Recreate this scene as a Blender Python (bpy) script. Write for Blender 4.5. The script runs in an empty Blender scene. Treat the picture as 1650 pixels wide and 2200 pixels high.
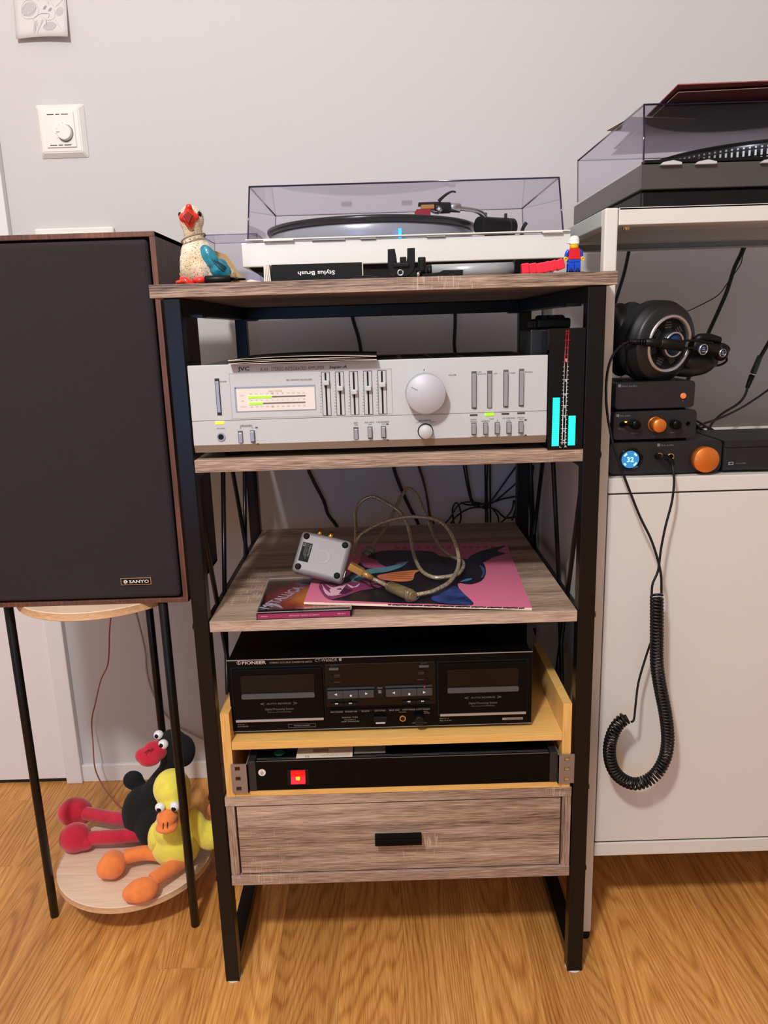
import bpy, bmesh, math, random
from mathutils import Vector, Matrix
random.seed(7)
S = bpy.context.scene
COL = S.collection
# ------------------------------------------------------------------ camera
FPX = 1652.0; TH = math.radians(13.36); RO = math.radians(1.73)
CAM = Vector((0, -.94, .925))
fw = Vector((0, math.cos(TH), -math.sin(TH)))
_r = Vector((1, 0, 0)); _u = Vector((0, math.sin(TH), math.cos(TH)))
ri = _r*math.cos(RO) - _u*math.sin(RO); up = _u*math.cos(RO) + _r*math.sin(RO)
cd = bpy.data.cameras.new('camera'); cam = bpy.data.objects.new('camera', cd); COL.objects.link(cam)
cd.sensor_fit = 'VERTICAL'; cd.sensor_height = 24; cd.lens = 24*FPX/2200; cd.clip_start = .02
M = Matrix((ri, up, -fw)).transposed().to_4x4(); M.translation = CAM; cam.matrix_world = M
S.camera = cam
# ------------------------------------------------------------------ world, lamps, exposure
w = bpy.data.worlds.new('world'); S.world = w; w.use_nodes = True
w.node_tree.nodes['Background'].inputs[0].default_value = (.90, .88, .90, 1)
w.node_tree.nodes['Background'].inputs[1].default_value = .08
def area(name, loc, target, size, power, color, shape='DISK'):
    l = bpy.data.lights.new(name, 'AREA'); l.shape = shape; l.size = size; l.energy = power; l.color = color
    o = bpy.data.objects.new(name, l); COL.objects.link(o); o.location = loc
    o.rotation_euler = (Vector(target)-Vector(loc)).to_track_quat('-Z', 'Y').to_euler(); return o
lp_d = bpy.data.lights.new('ceiling_lamp', 'POINT'); lp_d.energy = 106; lp_d.color = (1.0, 1.0, .985); lp_d.shadow_soft_size = .075
lp_o = bpy.data.objects.new('ceiling_lamp', lp_d); COL.objects.link(lp_o); lp_o.location = (-.42, -1.3, 2.0)
area('monitor_glow', (-.62, -2.1, .72), (-.1, .3, .8), .55, 4.5, (.12, .42, 1.0), 'SQUARE')
S.view_settings.view_transform = 'Standard'; S.view_settings.look = 'None'
S.view_settings.exposure = 0.0; S.view_settings.gamma = 1
S.view_settings.use_curve_mapping = False
# ------------------------------------------------------------------ measuring helpers: a photo pixel on a real plane
def ray(x, y): return ri*(x-825) - up*(y-1100) + fw*FPX
def py(x, y, Y=0.0):
    v = ray(x, y); return CAM + v*((Y-CAM.y)/v.y)
def pz(x, y, z):
    v = ray(x, y); return CAM + v*((z-CAM.z)/v.z)
# ------------------------------------------------------------------ materials
def srgb(c):
    f = lambda v: v/12.92 if v <= .04045 else ((v+.055)/1.055)**2.4
    return tuple(f(v/255) for v in c) + (1,)
MATS = {}
def mat(name, rgb, rough=.5, metal=0, noise=.0, nscale=40, bump=0, bscale=300, emit=None, estr=1, spec=.5, sheen=0, coat=0):
    if name in MATS: return MATS[name]
    m = bpy.data.materials.new(name); m.use_nodes = True; nt = m.node_tree; N = nt.nodes; L = nt.links
    b = N['Principled BSDF']; col = srgb(rgb)
    b.inputs['Base Color'].default_value = col; b.inputs['Roughness'].default_value = rough
    b.inputs['Metallic'].default_value = metal; b.inputs['Specular IOR Level'].default_value = spec
    if sheen: b.inputs['Sheen Weight'].default_value = sheen
    if coat: b.inputs['Coat Weight'].default_value = coat
    tc = N.new('ShaderNodeTexCoord')
    if noise:
        n = N.new('ShaderNodeTexNoise'); n.inputs['Scale'].default_value = nscale; n.inputs['Detail'].default_value = 4
        L.new(tc.outputs['Object'], n.inputs['Vector'])
        r = N.new('ShaderNodeValToRGB'); r.color_ramp.elements[0].position = .3; r.color_ramp.elements[1].position = .7
        r.color_ramp.elements[0].color = tuple(c*(1-noise) for c in col[:3])+(1,)
        r.color_ramp.elements[1].color = tuple(min(1, c*(1+noise)) for c in col[:3])+(1,)
        L.new(n.outputs['Fac'], r.inputs['Fac']); L.new(r.outputs['Color'], b.inputs['Base Color'])
    if bump:
        n2 = N.new('ShaderNodeTexNoise'); n2.inputs['Scale'].default_value = bscale; n2.inputs['Detail'].default_value = 2
        L.new(tc.outputs['Object'], n2.inputs['Vector'])
        bp = N.new('ShaderNodeBump'); bp.inputs['Strength'].default_value = bump; bp.inputs['Distance'].default_value = .001
        L.new(n2.outputs['Fac'], bp.inputs['Height']); L.new(bp.outputs['Normal'], b.inputs['Normal'])
    if emit:
        b.inputs['Emission Color'].default_value = srgb(emit); b.inputs['Emission Strength'].default_value = estr
    MATS[name] = m; return m
def wood(name, cols, axis='X', fine=260, stretch=.05, big=9, crack=0, rough=.55, bump=.15, per_object=False, wave=0, cols2=None):
    """streaky grain running along the axis; crack adds pale cross-hatched flecks; wave adds growth-ring lines"""
    m = bpy.data.materials.new(name); m.use_nodes = True; nt = m.node_tree; N = nt.nodes; L = nt.links
    b = N['Principled BSDF']; b.inputs['Roughness'].default_value = rough
    tc = N.new('ShaderNodeTexCoord'); src = tc.outputs['Object']
    if per_object:
        oi = N.new('ShaderNodeObjectInfo'); ad = N.new('ShaderNodeVectorMath'); ad.operation = 'MULTIPLY_ADD'
        L.new(oi.outputs['Random'], ad.inputs[0]); ad.inputs[1].default_value = (7, 13, 5); L.new(src, ad.inputs[2]); src = ad.outputs[0]
    mp = N.new('ShaderNodeMapping'); sc = [1, 1, 1]; sc['XYZ'.index(axis)] = stretch; mp.inputs['Scale'].default_value = sc
    L.new(src, mp.inputs['Vector'])
    dn = N.new('ShaderNodeTexNoise'); dn.inputs['Scale'].default_value = big*.9; dn.inputs['Detail'].default_value = 2
    L.new(mp.outputs[0], dn.inputs['Vector'])
    n1 = N.new('ShaderNodeTexNoise'); n1.inputs['Scale'].default_value = big; n1.inputs['Detail'].default_value = 3; n1.inputs['Distortion'].default_value = .6
    n2 = N.new('ShaderNodeTexNoise'); n2.inputs['Scale'].default_value = fine; n2.inputs['Detail'].default_value = 3; n2.inputs['Roughness'].default_value = .65
    L.new(mp.outputs[0], n1.inputs['Vector']); L.new(mp.outputs[0], n2.inputs['Vector'])
    mx = N.new('ShaderNodeMath'); mx.operation = 'MULTIPLY_ADD'; L.new(n1.outputs['Fac'], mx.inputs[0]); mx.inputs[1].default_value = .45 if not wave else .25
    s2 = N.new('ShaderNodeMath'); s2.operation = 'MULTIPLY'; L.new(n2.outputs['Fac'], s2.inputs[0]); s2.inputs[1].default_value = .55 if not wave else .5
    L.new(s2.outputs[0], mx.inputs[2]); out = mx.outputs[0]
    if wave:
        mp2 = N.new('ShaderNodeMapping'); sc2 = [1, 1, 1]; sc2['XYZ'.index(axis)] = .10; mp2.inputs['Scale'].default_value = sc2
        L.new(src, mp2.inputs['Vector'])
        nn = N.new('ShaderNodeTexNoise'); nn.inputs['Scale'].default_value = 5; nn.inputs['Detail'].default_value = 2.5; nn.inputs['Roughness'].default_value = .45
        L.new(mp2.outputs[0], nn.inputs['Vector'])
        k = N.new('ShaderNodeMath'); k.operation = 'MULTIPLY'; L.new(nn.outputs['Fac'], k.inputs[0]); k.inputs[1].default_value = wave
        s = N.new('ShaderNodeMath'); s.operation = 'SINE'; L.new(k.outputs[0], s.inputs[0])
        a = N.new('ShaderNodeMath'); a.operation = 'MULTIPLY_ADD'; sp1 = N.new('ShaderNodeMath'); sp1.operation = 'MULTIPLY_ADD'; sp1.inputs[1].default_value = .5; sp1.inputs[2].default_value = .5; L.new(s.outputs[0], sp1.inputs[0]); sp2 = N.new('ShaderNodeMath'); sp2.operation = 'POWER'; sp2.inputs[1].default_value = 2.5; L.new(sp1.outputs[0], sp2.inputs[0]); L.new(sp2.outputs[0], a.inputs[0]); a.inputs[1].default_value = -.105; L.new(out, a.inputs[2])
        a2 = N.new('ShaderNodeMath'); a2.operation = 'ADD'; L.new(a.outputs[0], a2.inputs[0]); a2.inputs[1].default_value = .172; out = a2.outputs[0]
    cr = N.new('ShaderNodeValToRGB'); E = cr.color_ramp.elements
    ps = [.34, .47, .56, .68]
    while len(E) < 4: E.new(.5)
    for e, p, c in zip(E, ps, cols): e.position = p; e.color = srgb(c)
    L.new(out, cr.inputs['Fac']); colr = cr.outputs['Color']
    if crack:
        mp3 = N.new('ShaderNodeMapping'); sc3 = [1, 1, 1]; sc3['XYZ'.index(axis)] = 16; mp3.inputs['Scale'].default_value = sc3
        L.new(src, mp3.inputs['Vector'])
        n3 = N.new('ShaderNodeTexNoise'); n3.inputs['Scale'].default_value = 42; n3.inputs['Detail'].default_value = 3; L.new(mp3.outputs[0], n3.inputs['Vector'])
        n4 = N.new('ShaderNodeTexNoise'); n4.inputs['Scale'].default_value = 7; L.new(src, n4.inputs['Vector'])
        mm = N.new('ShaderNodeMath'); mm.operation = 'MULTIPLY'; L.new(n3.outputs['Fac'], mm.inputs[0]); L.new(n4.outputs['Fac'], mm.inputs[1])
        r3 = N.new('ShaderNodeValToRGB'); r3.color_ramp.elements[0].position = .40; r3.color_ramp.elements[1].position = .46
        r3.color_ramp.elements[1].color = (crack, crack, crack, 1); L.new(mm.outputs[0], r3.inputs['Fac'])
        mix = N.new('ShaderNodeMixRGB'); L.new(r3.outputs['Color'], mix.inputs['Fac']); L.new(colr, mix.inputs['Color1']); mix.inputs['Color2'].default_value = srgb(cols2 or cols[3]); colr = mix.outputs[0]
    if per_object:
        hv = N.new('ShaderNodeHueSaturation'); mr = N.new('ShaderNodeMapRange'); mr.inputs['To Min'].default_value = .84; mr.inputs['To Max'].default_value = 1.12
        L.new(oi.outputs['Random'], mr.inputs['Value']); L.new(mr.outputs[0], hv.inputs['Value']); L.new(colr, hv.inputs['Color']); colr = hv.outputs[0]
    L.new(colr, b.inputs['Base Color'])
    bp = N.new('ShaderNodeBump'); bp.inputs['Strength'].default_value = bump; bp.inputs['Distance'].default_value = .0006
    L.new(n2.outputs['Fac'], bp.inputs['Height']); L.new(bp.outputs['Normal'], b.inputs['Normal'])
    return m
def clear(name, tint, gloss=.12, rough=.03):
    m = bpy.data.materials.new(name); m.use_nodes = True; nt = m.node_tree; N = nt.nodes; L = nt.links
    N.remove(N['Principled BSDF'])
    t = N.new('ShaderNodeBsdfTransparent'); t.inputs[0].default_value = tint+(1,)
    g = N.new('ShaderNodeBsdfGlossy'); g.inputs['Roughness'].default_value = rough; g.inputs[0].default_value = (.9, .9, .95, 1)
    f = N.new('ShaderNodeFresnel'); f.inputs[0].default_value = 1.45
    k = N.new('ShaderNodeMath'); k.operation = 'MULTIPLY'; k.inputs[1].default_value = gloss*8; k.use_clamp = True
    L.new(f.outputs[0], k.inputs[0])
    x = N.new('ShaderNodeMixShader'); L.new(k.outputs[0], x.inputs[0]); L.new(t.outputs[0], x.inputs[1]); L.new(g.outputs[0], x.inputs[2])
    L.new(x.outputs[0], N['Material Output'].inputs['Surface']); return m
ash = [(70, 50, 40), (150, 124, 106), (184, 157, 137), (222, 196, 174)]
M_ash = wood('grey_ash_laminate', ash, 'X', fine=850, stretch=.035, big=30, crack=.5, rough=.5, bump=.35, cols2=(226, 202, 184))
M_pine = wood('pine_laminate', [(208, 152, 76), (224, 172, 94), (232, 182, 104), (242, 198, 124)], 'X', fine=700, stretch=.04, big=12, rough=.5, bump=.1)
M_pinev = wood('pine_laminate_upright', [(208, 152, 76), (224, 172, 94), (232, 182, 104), (242, 198, 124)], 'Z', fine=700, stretch=.04, big=12, rough=.5, bump=.1)
M_birch = wood('birch_plywood', [(212, 178, 148), (226, 196, 168), (232, 204, 178), (240, 214, 190)], 'X', fine=220, stretch=.07, big=10, rough=.6, bump=.1)
M_birche = wood('birch_plywood_edge', [(200, 154, 110), (214, 170, 126), (222, 180, 138), (232, 192, 150)], 'X', fine=300, stretch=.1, big=20, rough=.6)
M_floor = wood('oak_floor', [(156, 96, 42), (194, 130, 62), (214, 150, 78), (236, 178, 102)], 'Y', fine=700, stretch=.035, big=46, rough=.42, bump=.12, per_object=True, wave=430)
M_walnut = wood('walnut_veneer', [(66, 38, 28), (92, 54, 38), (110, 66, 46), (130, 82, 58)], 'Z', fine=300, stretch=.05, big=16, rough=.45)
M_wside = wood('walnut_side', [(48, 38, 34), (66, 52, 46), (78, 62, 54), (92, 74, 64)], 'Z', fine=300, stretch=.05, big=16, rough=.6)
M_wall = mat('wall_paint', (203, 199, 198), .85, bump=.06, bscale=900)
M_white = mat('white_gloss_paint', (228, 225, 224), .4)
M_door = mat('door_paint', (232, 228, 228), .45)
M_plastic_w = mat('white_plastic', (232, 229, 222), .35)
M_gap = mat('dark_gap', (18, 14, 12), .8)
M_blk = mat('black_powder_coat', (13, 10, 9), .3, bump=.08, bscale=1500, spec=.3)
M_bp = mat('black_plastic', (12, 12, 13), .42, spec=.25)
M_bps = mat('black_satin', (5, 5, 6), .32, spec=.12)
M_bg = mat('black_gloss', (4, 4, 5), .06, spec=.35)
M_bm = mat('black_matte', (7, 7, 7), .7, spec=.3)
M_dg = mat('dark_grey_plastic', (34, 34, 36), .4)
M_alu = mat('silver_aluminium', (194, 194, 194), .55, .1, noise=.03, nscale=900, bump=.2, bscale=2500)
M_alu2 = mat('silver_button', (158, 158, 162), .35, .3)
M_chin = mat('bronze_grey_bevel', (150, 138, 126), .45, .4)
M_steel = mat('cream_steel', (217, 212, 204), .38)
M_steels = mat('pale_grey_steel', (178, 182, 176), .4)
M_cream = mat('cream_card', (236, 214, 190), .7)
M_ink = mat('grey_ink', (92, 88, 88), .6)
M_inkd = mat('dark_ink', (40, 38, 40), .6)
M_wink = mat('pale_print', (170, 168, 164), .6)
M_chrome = mat('chrome', (225, 225, 228), .15, 1)
M_gold = mat('gold_metal', (230, 180, 90), .25, 1)
M_red = mat('red_plush', (196, 22, 52), .9, noise=.18, nscale=60, bump=.6, bscale=700, sheen=.4)
M_blkpl = mat('black_plush', (13, 13, 16), .95, noise=.3, nscale=60, bump=.6, bscale=700, sheen=.03)
M_yel = mat('yellow_plush', (240, 226, 84), .9, noise=.10, nscale=60, bump=.6, bscale=600, sheen=.3)
M_or = mat('orange_plush', (240, 132, 62), .9, noise=.12, nscale=60, bump=.6, bscale=600, sheen=.3)
M_cable = mat('black_cable', (8, 7, 8), .42, spec=.4)
M_cop = mat('orange_anodised', (226, 124, 48), .32, .55)
# ------------------------------------------------------------------ mesh builder
class MB:
    def __init__(s): s.bm = bmesh.new()
    def _tag(s, geom, mi):
        for f in geom:
            f.material_index = mi
    def box(s, x0, x1, y0, y1, z0, z1, bev=0, seg=2, mi=0, mtx=None):
        t = bmesh.new(); bmesh.ops.create_cube(t, size=1)
        for v in t.verts: v.co = Vector(((x0+x1)/2+v.co.x*(x1-x0), (y0+y1)/2+v.co.y*(y1-y0), (z0+z1)/2+v.co.z*(z1-z0)))
        if bev: bmesh.ops.bevel(t, geom=list(t.edges), offset=bev, segments=seg, profile=.5, affect='EDGES')
        return s._add(t, mi, mtx)
    def _add(s, t, mi, mtx=None, smooth=False):
        if mtx: bmesh.ops.transform(t, matrix=mtx, verts=t.verts)
        vm = {v: s.bm.verts.new(v.co) for v in t.verts}
        for f in t.faces:
            try: g = s.bm.faces.new([vm[v] for v in f.verts])
            except ValueError: continue
            g.material_index = mi; g.smooth = smooth or f.smooth
        t.free(); return s
    def c(s, p, sx, sy, sz, bev=0, mi=0, mtx=None):
        return s.box(p[0]-sx/2, p[0]+sx/2, p[1]-sy/2, p[1]+sy/2, p[2]-sz/2, p[2]+sz/2, bev, mi=mi, mtx=mtx)
    def prism(s, pts, y0, y1, mi=0, plane='XZ', mtx=None, bev=0):
        """closed outline extruded: plane XZ -> along Y, XY -> along Z, YZ -> along X"""
        mk = {'XZ': lambda a, b, c: (a, c, b), 'XY': lambda a, b, c: (a, b, c), 'YZ': lambda a, b, c: (c, a, b)}[plane]
        t = bmesh.new(); A = [t.verts.new(mk(a, b, y0)) for a, b in pts]; B = [t.verts.new(mk(a, b, y1)) for a, b in pts]
        n = len(pts); fa = t.faces.new(A); fb = t.faces.new(B[::-1])
        for i in range(n): t.faces.new((A[i], B[i], B[(i+1) % n], A[(i+1) % n]))
        bmesh.ops.recalc_face_normals(t, faces=t.faces)
        if bev:
            bmesh.ops.bevel(t, geom=list(fa.edges)+list(fb.edges), offset=bev, segments=1, affect='EDGES')
        return s._add(t, mi, mtx)
    def rrect(s, x0, x1, z0, z1, y0, y1, r, mi=0, mtx=None, seg=6, bev=0):
        pts = []
        for cx, cz, a0 in ((x1-r, z1-r, 0), (x0+r, z1-r, 90), (x0+r, z0+r, 180), (x1-r, z0+r, 270)):
            for i in range(seg+1):
                a = math.radians(a0+90*i/seg); pts.append((cx+r*math.cos(a), cz+r*math.sin(a)))
        return s.prism(pts, y0, y1, mi, mtx=mtx, bev=bev)
    def lathe(s, prof, mtx=None, seg=32, mi=0, smooth=True, cap=True):
        """prof: (radius, height) pairs revolved about local Z"""
        t = bmesh.new(); rings = []
        for r, h in prof:
            if r < 1e-6: rings.append([t.verts.new((0, 0, h))])
            else: rings.append([t.verts.new((r*math.cos(2*math.pi*i/seg), r*math.sin(2*math.pi*i/seg), h)) for i in range(seg)])
        for a, b in zip(rings, rings[1:]):
            for i in range(seg):
                j = (i+1) % seg
                if len(a) == 1 and len(b) == 1: continue
                if len(a) == 1: t.faces.new((a[0], b[i], b[j]))
                elif len(b) == 1: t.faces.new((a[i], b[0], a[j]))
                else: t.faces.new((a[i], b[i], b[j], a[j]))
        if cap:
            if len(rings[0]) > 1: t.faces.new(rings[0])
            if len(rings[-1]) > 1: t.faces.new(rings[-1][::-1])
        bmesh.ops.recalc_face_normals(t, faces=t.faces)
        for f in t.faces: f.smooth = smooth and len(f.verts) <= 4
        return s._add(t, mi, mtx)
    def cyl(s, a, b, r, r2=None, seg=16, mi=0, bev=0, smooth=True):
        a = Vector(a); b = Vector(b); d = b-a; h = d.length; r2 = r if r2 is None else r2
        m = Matrix.Translation(a) @ d.to_track_quat('Z', 'Y').to_matrix().to_4x4()
        p = [(r, 0), (r2, h)] if not bev else [(r-bev, 0), (r, bev), (r2, h-bev), (r2-bev, h)]
        return s.lathe(p, m, seg, mi, smooth)
    def ball(s, c, rx, ry=None, rz=None, mi=0, seg=20, mtx=None, rot=None):
        t = bmesh.new(); bmesh.ops.create_uvsphere(t, u_segments=seg, v_segments=seg//2+2, radius=1)
        for f in t.faces: f.smooth = True
        m = Matrix.Translation(Vector(c)) @ (rot or Matrix.Identity(4)) @ Matrix.Diagonal((rx, ry or rx, rz or rx, 1))
        if mtx: m = mtx @ m
        return s._add(t, mi, m, True)
    def tube(s, pts, r, seg=8, mi=0, smooth=True, sub=6, closed=False, radii=None, curve=True):
        P = [Vector(p) for p in pts]; R = radii or [r]*len(P)
        if curve and len(P) > 2:
            Q = []; RR = []; n = len(P)
            for i in range(n if closed else n-1):
                g = (lambda k: P[k % n]) if closed else (lambda k: P[max(0, min(n-1, k))])
                p0, p1, p2, p3 = g(i-1), g(i), g(i+1), g(i+2); ra, rb = R[i], R[(i+1) % n]
                for k in range(sub):
                    u = k/sub
                    Q.append(.5*((2*p1)+(p2-p0)*u+(2*p0-5*p1+4*p2-p3)*u*u+(3*p1-p0-3*p2+p3)*u**3)); RR.append(ra+(rb-ra)*u)
            if not closed: Q.append(P[-1]); RR.append(R[-1])
            P, R = Q, RR
        t = bmesh.new(); rings = []; n = len(P); nrm = None
        for i in range(n):
            if closed: d = P[(i+1) % n]-P[i-1]
            else: d = P[min(i+1, n-1)]-P[max(i-1, 0)]
            d.normalize()
            if nrm is None: nrm = d.orthogonal().normalized()
            nrm = (nrm - d*nrm.dot(d)).normalized(); bn = d.cross(nrm)
            rings.append([t.verts.new(P[i]+(nrm*math.cos(2*math.pi*k/seg)+bn*math.sin(2*math.pi*k/seg))*R[i]) for k in range(seg)])
        for i in range(n if closed else n-1):
            a = rings[i]; b = rings[(i+1) % n]
            for k in range(seg): t.faces.new((a[k], b[k], b[(k+1) % seg], a[(k+1) % seg])).smooth = smooth
        if not closed: t.faces.new(rings[0][::-1]); t.faces.new(rings[-1])
        return s._add(t, mi)
    def quad(s, a, b, c, d, mi=0):
        f = s.bm.faces.new([s.bm.verts.new(Vector(p)) for p in (a, b, c, d)]); f.material_index = mi; return s
    def text(s, body, x0, x1, z0, z1, y, mi=0, italic=0, frame=None, bold=False):
        """lettering fitted into a box on a plane facing the viewer; frame = (origin, u, v, n) for other planes"""
        cu = bpy.data.curves.new('t', 'FONT'); cu.body = body; cu.resolution_u = 2; cu.shear = italic
        if bold: cu.offset = .018
        o = bpy.data.objects.new('t', cu); me = bpy.data.meshes.new_from_object(o)
        xs = [v.co.x for v in me.vertices]; ys = [v.co.y for v in me.vertices]
        ax, bx, ay, by = min(xs), max(xs), min(ys), max(ys)
        vs = []
        for v in me.vertices:
            a = x0+(v.co.x-ax)/(bx-ax)*(x1-x0); c_ = z0+(v.co.y-ay)/max(1e-6, by-ay)*(z1-z0)
            if frame: O, U, V, Nn = frame; vs.append(s.bm.verts.new(O+U*a+V*c_+Nn*y))
            else: vs.append(s.bm.verts.new((a, y, c_)))
        for p in me.polygons:
            try: s.bm.faces.new([vs[i] for i in p.vertices]).material_index = mi
            except ValueError: pass
        bpy.data.objects.remove(o); bpy.data.curves.remove(cu); bpy.data.meshes.remove(me); return s
    def ptext(s, body, x0, yt, x1, yb, Y, **k):
        """lettering fitted to a measured area of a panel in the plane Y (roll of the photo removed)"""
        c = py((x0+x1)/2, (yt+yb)/2, Y); d = (py((x0+x1)/2+1, (yt+yb)/2, Y)-c).length
        w_ = (x1-x0)*d/2; h_ = (yb-yt)*d/2
        return s.text(body, c.x-w_, c.x+w_, c.z-h_, c.z+h_, Y-k.pop('lift', .0004), **k)
    def prect(s, x, y, wpx, hpx, Y, d0, d1, bev=0, mi=0):
        """panel-mounted block centred on a measured point; d0,d1: how far it stands out from the plane Y"""
        c = py(x, y, Y); k = (py(x+1, y, Y)-c).length
        return s.box(c.x-wpx*k/2, c.x+wpx*k/2, Y-d1, Y-d0, c.z-hpx*k/2, c.z+hpx*k/2, bev, mi=mi)
    def pdisc(s, x, y, rpx, Y, d0, d1, mi=0, seg=32, bev=0, prof=None):
        c = py(x, y, Y); k = (py(x+1, y, Y)-c).length
        return s.cyl((c.x, Y-d0, c.z), (c.x, Y-d1, c.z), rpx*k, seg=seg, mi=mi, bev=bev)
    def done(s, name, mats, parent=None, kind=None, label=None):
        bmesh.ops.remove_doubles(s.bm, verts=s.bm.verts, dist=1e-7)
        off = ORIGIN.get(parent, Vector((0, 0, 0))) if parent else Vector((0, 0, 0))
        for v in s.bm.verts: v.co -= off
        me = bpy.data.meshes.new(name); s.bm.to_mesh(me); s.bm.free()
        for m in (mats if isinstance(mats, (list, tuple)) else [mats]): me.materials.append(m)
        o = bpy.data.objects.new(name, me); COL.objects.link(o)
        if 'lettering' in name or name in ('vent', 'slot', 'embossed_marks', 'worn_spine'): kind = kind or 'stuff'
        if parent: o.parent = parent; ORIGIN[o] = off
        else: ORIGIN[o] = Vector((0, 0, 0))
        if kind: o['kind'] = kind
        if label: o['label'] = label
        return o
ORIGIN = {}
def thing(name, label, cat, base, group=None):
    o = bpy.data.objects.new(name, None); COL.objects.link(o); o.location = base; o.empty_display_size = .02
    ORIGIN[o] = Vector(base); o['label'] = label; o['category'] = cat
    if group: o['group'] = group
    return o
def tag(o, label, cat, group=None):
    o['label'] = label; o['category'] = cat
    if group: o['group'] = group
    # put the origin at the base of the mesh
    me = o.data; c = [v.co for v in me.vertices]
    b = Vector(((min(v.x for v in c)+max(v.x for v in c))/2, (min(v.y for v in c)+max(v.y for v in c))/2, min(v.z for v in c)))
    me.transform(Matrix.Translation(-b)); o.location = b; return o
def fuse(mb, voxel, smooth=3):
    """melt overlapping shapes of a builder into one continuous skin"""
    me = bpy.data.meshes.new('f'); mb.bm.to_mesh(me); mb.bm.free()
    o = bpy.data.objects.new('f', me); COL.objects.link(o)
    m = o.modifiers.new('r', 'REMESH'); m.mode = 'VOXEL'; m.voxel_size = voxel
    if smooth: k = o.modifiers.new('s', 'SMOOTH'); k.iterations = smooth; k.factor = .6
    dg = bpy.context.evaluated_depsgraph_get(); ne = bpy.data.meshes.new_from_object(o.evaluated_get(dg))
    out = MB(); out.bm.from_mesh(ne)
    for f in out.bm.faces: f.smooth = True; f.material_index = 0
    bpy.data.objects.remove(o); bpy.data.meshes.remove(me); bpy.data.meshes.remove(ne); return out
def axis_m(c, d, roll=None):
    d = Vector(d).normalized(); q = d.to_track_quat('Z', 'Y').to_matrix().to_4x4(); return Matrix.Translation(Vector(c)) @ q

# ================================================================== SETTING
WY = .545
# floor: base slab and every strip of oak
fl = MB().box(-2.4, 2.4, -3.2, WY+.02, -.05, -.004).done('floor', M_gap, kind='structure')
Wd = .0955; x = -.0855-Wd*24; k = 0
joints = {-.372: [.028], -.7585: [.27], -.8495: [.474]}
rnd = random.Random(3)
while x < 2.35:
    js = [-1.5 + rnd.random()*.3]
    fixed = [j for kx, jj in joints.items() if abs(kx-x) < .03 for j in jj]
    if fixed: js = [fixed[0]-1.3, fixed[0]]
    elif x > -.3 and x < .7: js = [-.9-rnd.random()*.5]
    else: js = [-.9-rnd.random()*.6]
    ys = [-3.19]+js+[WY+.015]
    for a, b in zip(ys, ys[1:]):
        m = MB(); t = bmesh.new(); bmesh.ops.create_cube(t, size=1)
        for v in t.verts:
            v.co = Vector((x+Wd/2+v.co.x*(Wd-.0003), (a+b)/2+v.co.y*(b-a-.0003), -.003+v.co.z*.006))
        e = [e for e in t.edges if all(v.co.z > -.001 for v in e.verts)]
        m._add(t, 0)
        m.done('plank', M_floor, fl)
    x += Wd; k += 1
# back wall and its trims
MB().box(-2.4, 2.4, WY, WY+.12, 0, 2.7).done('wall_back', M_wall, kind='structure')
MB().box(-.6614, 1.6, WY-.010, WY, .0, .0385, .0015).done('baseboard_back', M_white, kind='structure')
t1 = MB().box(-.6950, -.6614, WY-.016, WY, 0, 2.1, .002).done('trim_1', M_white, kind='structure')
d1 = MB(); d1.box(-1.55, -.6975, WY-.008, WY-.0005, .009, 2.08, .001).done('door_1', M_door, kind='structure')
MB().box(-1.55, -.695, WY-.004, WY-.0005, 0, .009).done('door_gap_shade', M_gap, kind='structure')  # dark strip: shade of the gap under the door, put in as colour

# the rest of the room, behind and beside the viewer
MB().box(-2.4, 2.4, -3.2, WY+.12, 2.70, 2.78).done('ceiling', M_wall, kind='structure')
MB().box(-2.5, -2.4, -3.2, WY+.12, 0, 2.78).done('wall_left', M_wall, kind='structure')
MB().box(2.4, 2.5, -3.2, WY+.12, 0, 2.78).done('wall_right', M_wall, kind='structure')
MB().box(-2.5, 2.5, -3.3, -3.2, 0, 2.78).done('wall_front', M_wall, kind='structure')

# ================================================================== THINGS ON THE WALL
# room thermostat
T = thing('thermostat', 'square white room thermostat with a round dial on the wall', 'thermostat', (-.549, WY, 1.238))
m = MB(); X0, X1, Z0, Z1 = -.5920, -.5055, 1.2378, 1.3268
t = bmesh.new(); bmesh.ops.create_cube(t, size=1)
for v in t.verts:
    s_ = .80 if v.co.y < 0 else 1
    v.co = Vector(((X0+X1)/2+v.co.x*(X1-X0)*s_, WY-.005+v.co.y*.010, (Z0+Z1)/2+v.co.z*(Z1-Z0)*s_))
bmesh.ops.bevel(t, geom=list(t.edges), offset=.0015, segments=3, affect='EDGES'); m._add(t, 0); m.done('frame', M_plastic_w, T)
MB().box(-.5745, -.5225, WY-.0125, WY-.009, 1.254, 1.3115, .0008).done('face_plate', M_plastic_w, T)
kb = MB().cyl((-.5395, WY-.012, 1.277), (-.5395, WY-.0215, 1.277), .0132, .0125, 40, bev=.001).done('dial', M_plastic_w, T)
MB().box(-.552, -.5462, WY-.0218, WY-.0214, 1.2766, 1.2772).done('pointer', M_inkd, kb)
MB().cyl((-.5395, WY-.0124, 1.277), (-.5395, WY-.0127, 1.277), .0140, seg=40).done('dial_seam', M_ink, T)
m = MB()
for zz in (1.3072, 1.2575):
    for a, b in ((-.5685, -.5565), (-.5535, -.5465), (-.5435, -.5315)): m.box(a, b, WY-.0127, WY-.0122, zz-.0007, zz+.0007)
for a in range(5):
    q = math.radians(100+a*27); c_ = Vector((-.5395+math.cos(q)*.0165, WY-.0126, 1.277+math.sin(q)*.0165))
    m.box(-.0009, .0009, -.0002, .0002, -.0002, .0002, mtx=Matrix.Translation(c_) @ Matrix.Rotation(-q, 4, 'Y'))
m.done('slot', M_inkd, T)
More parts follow.
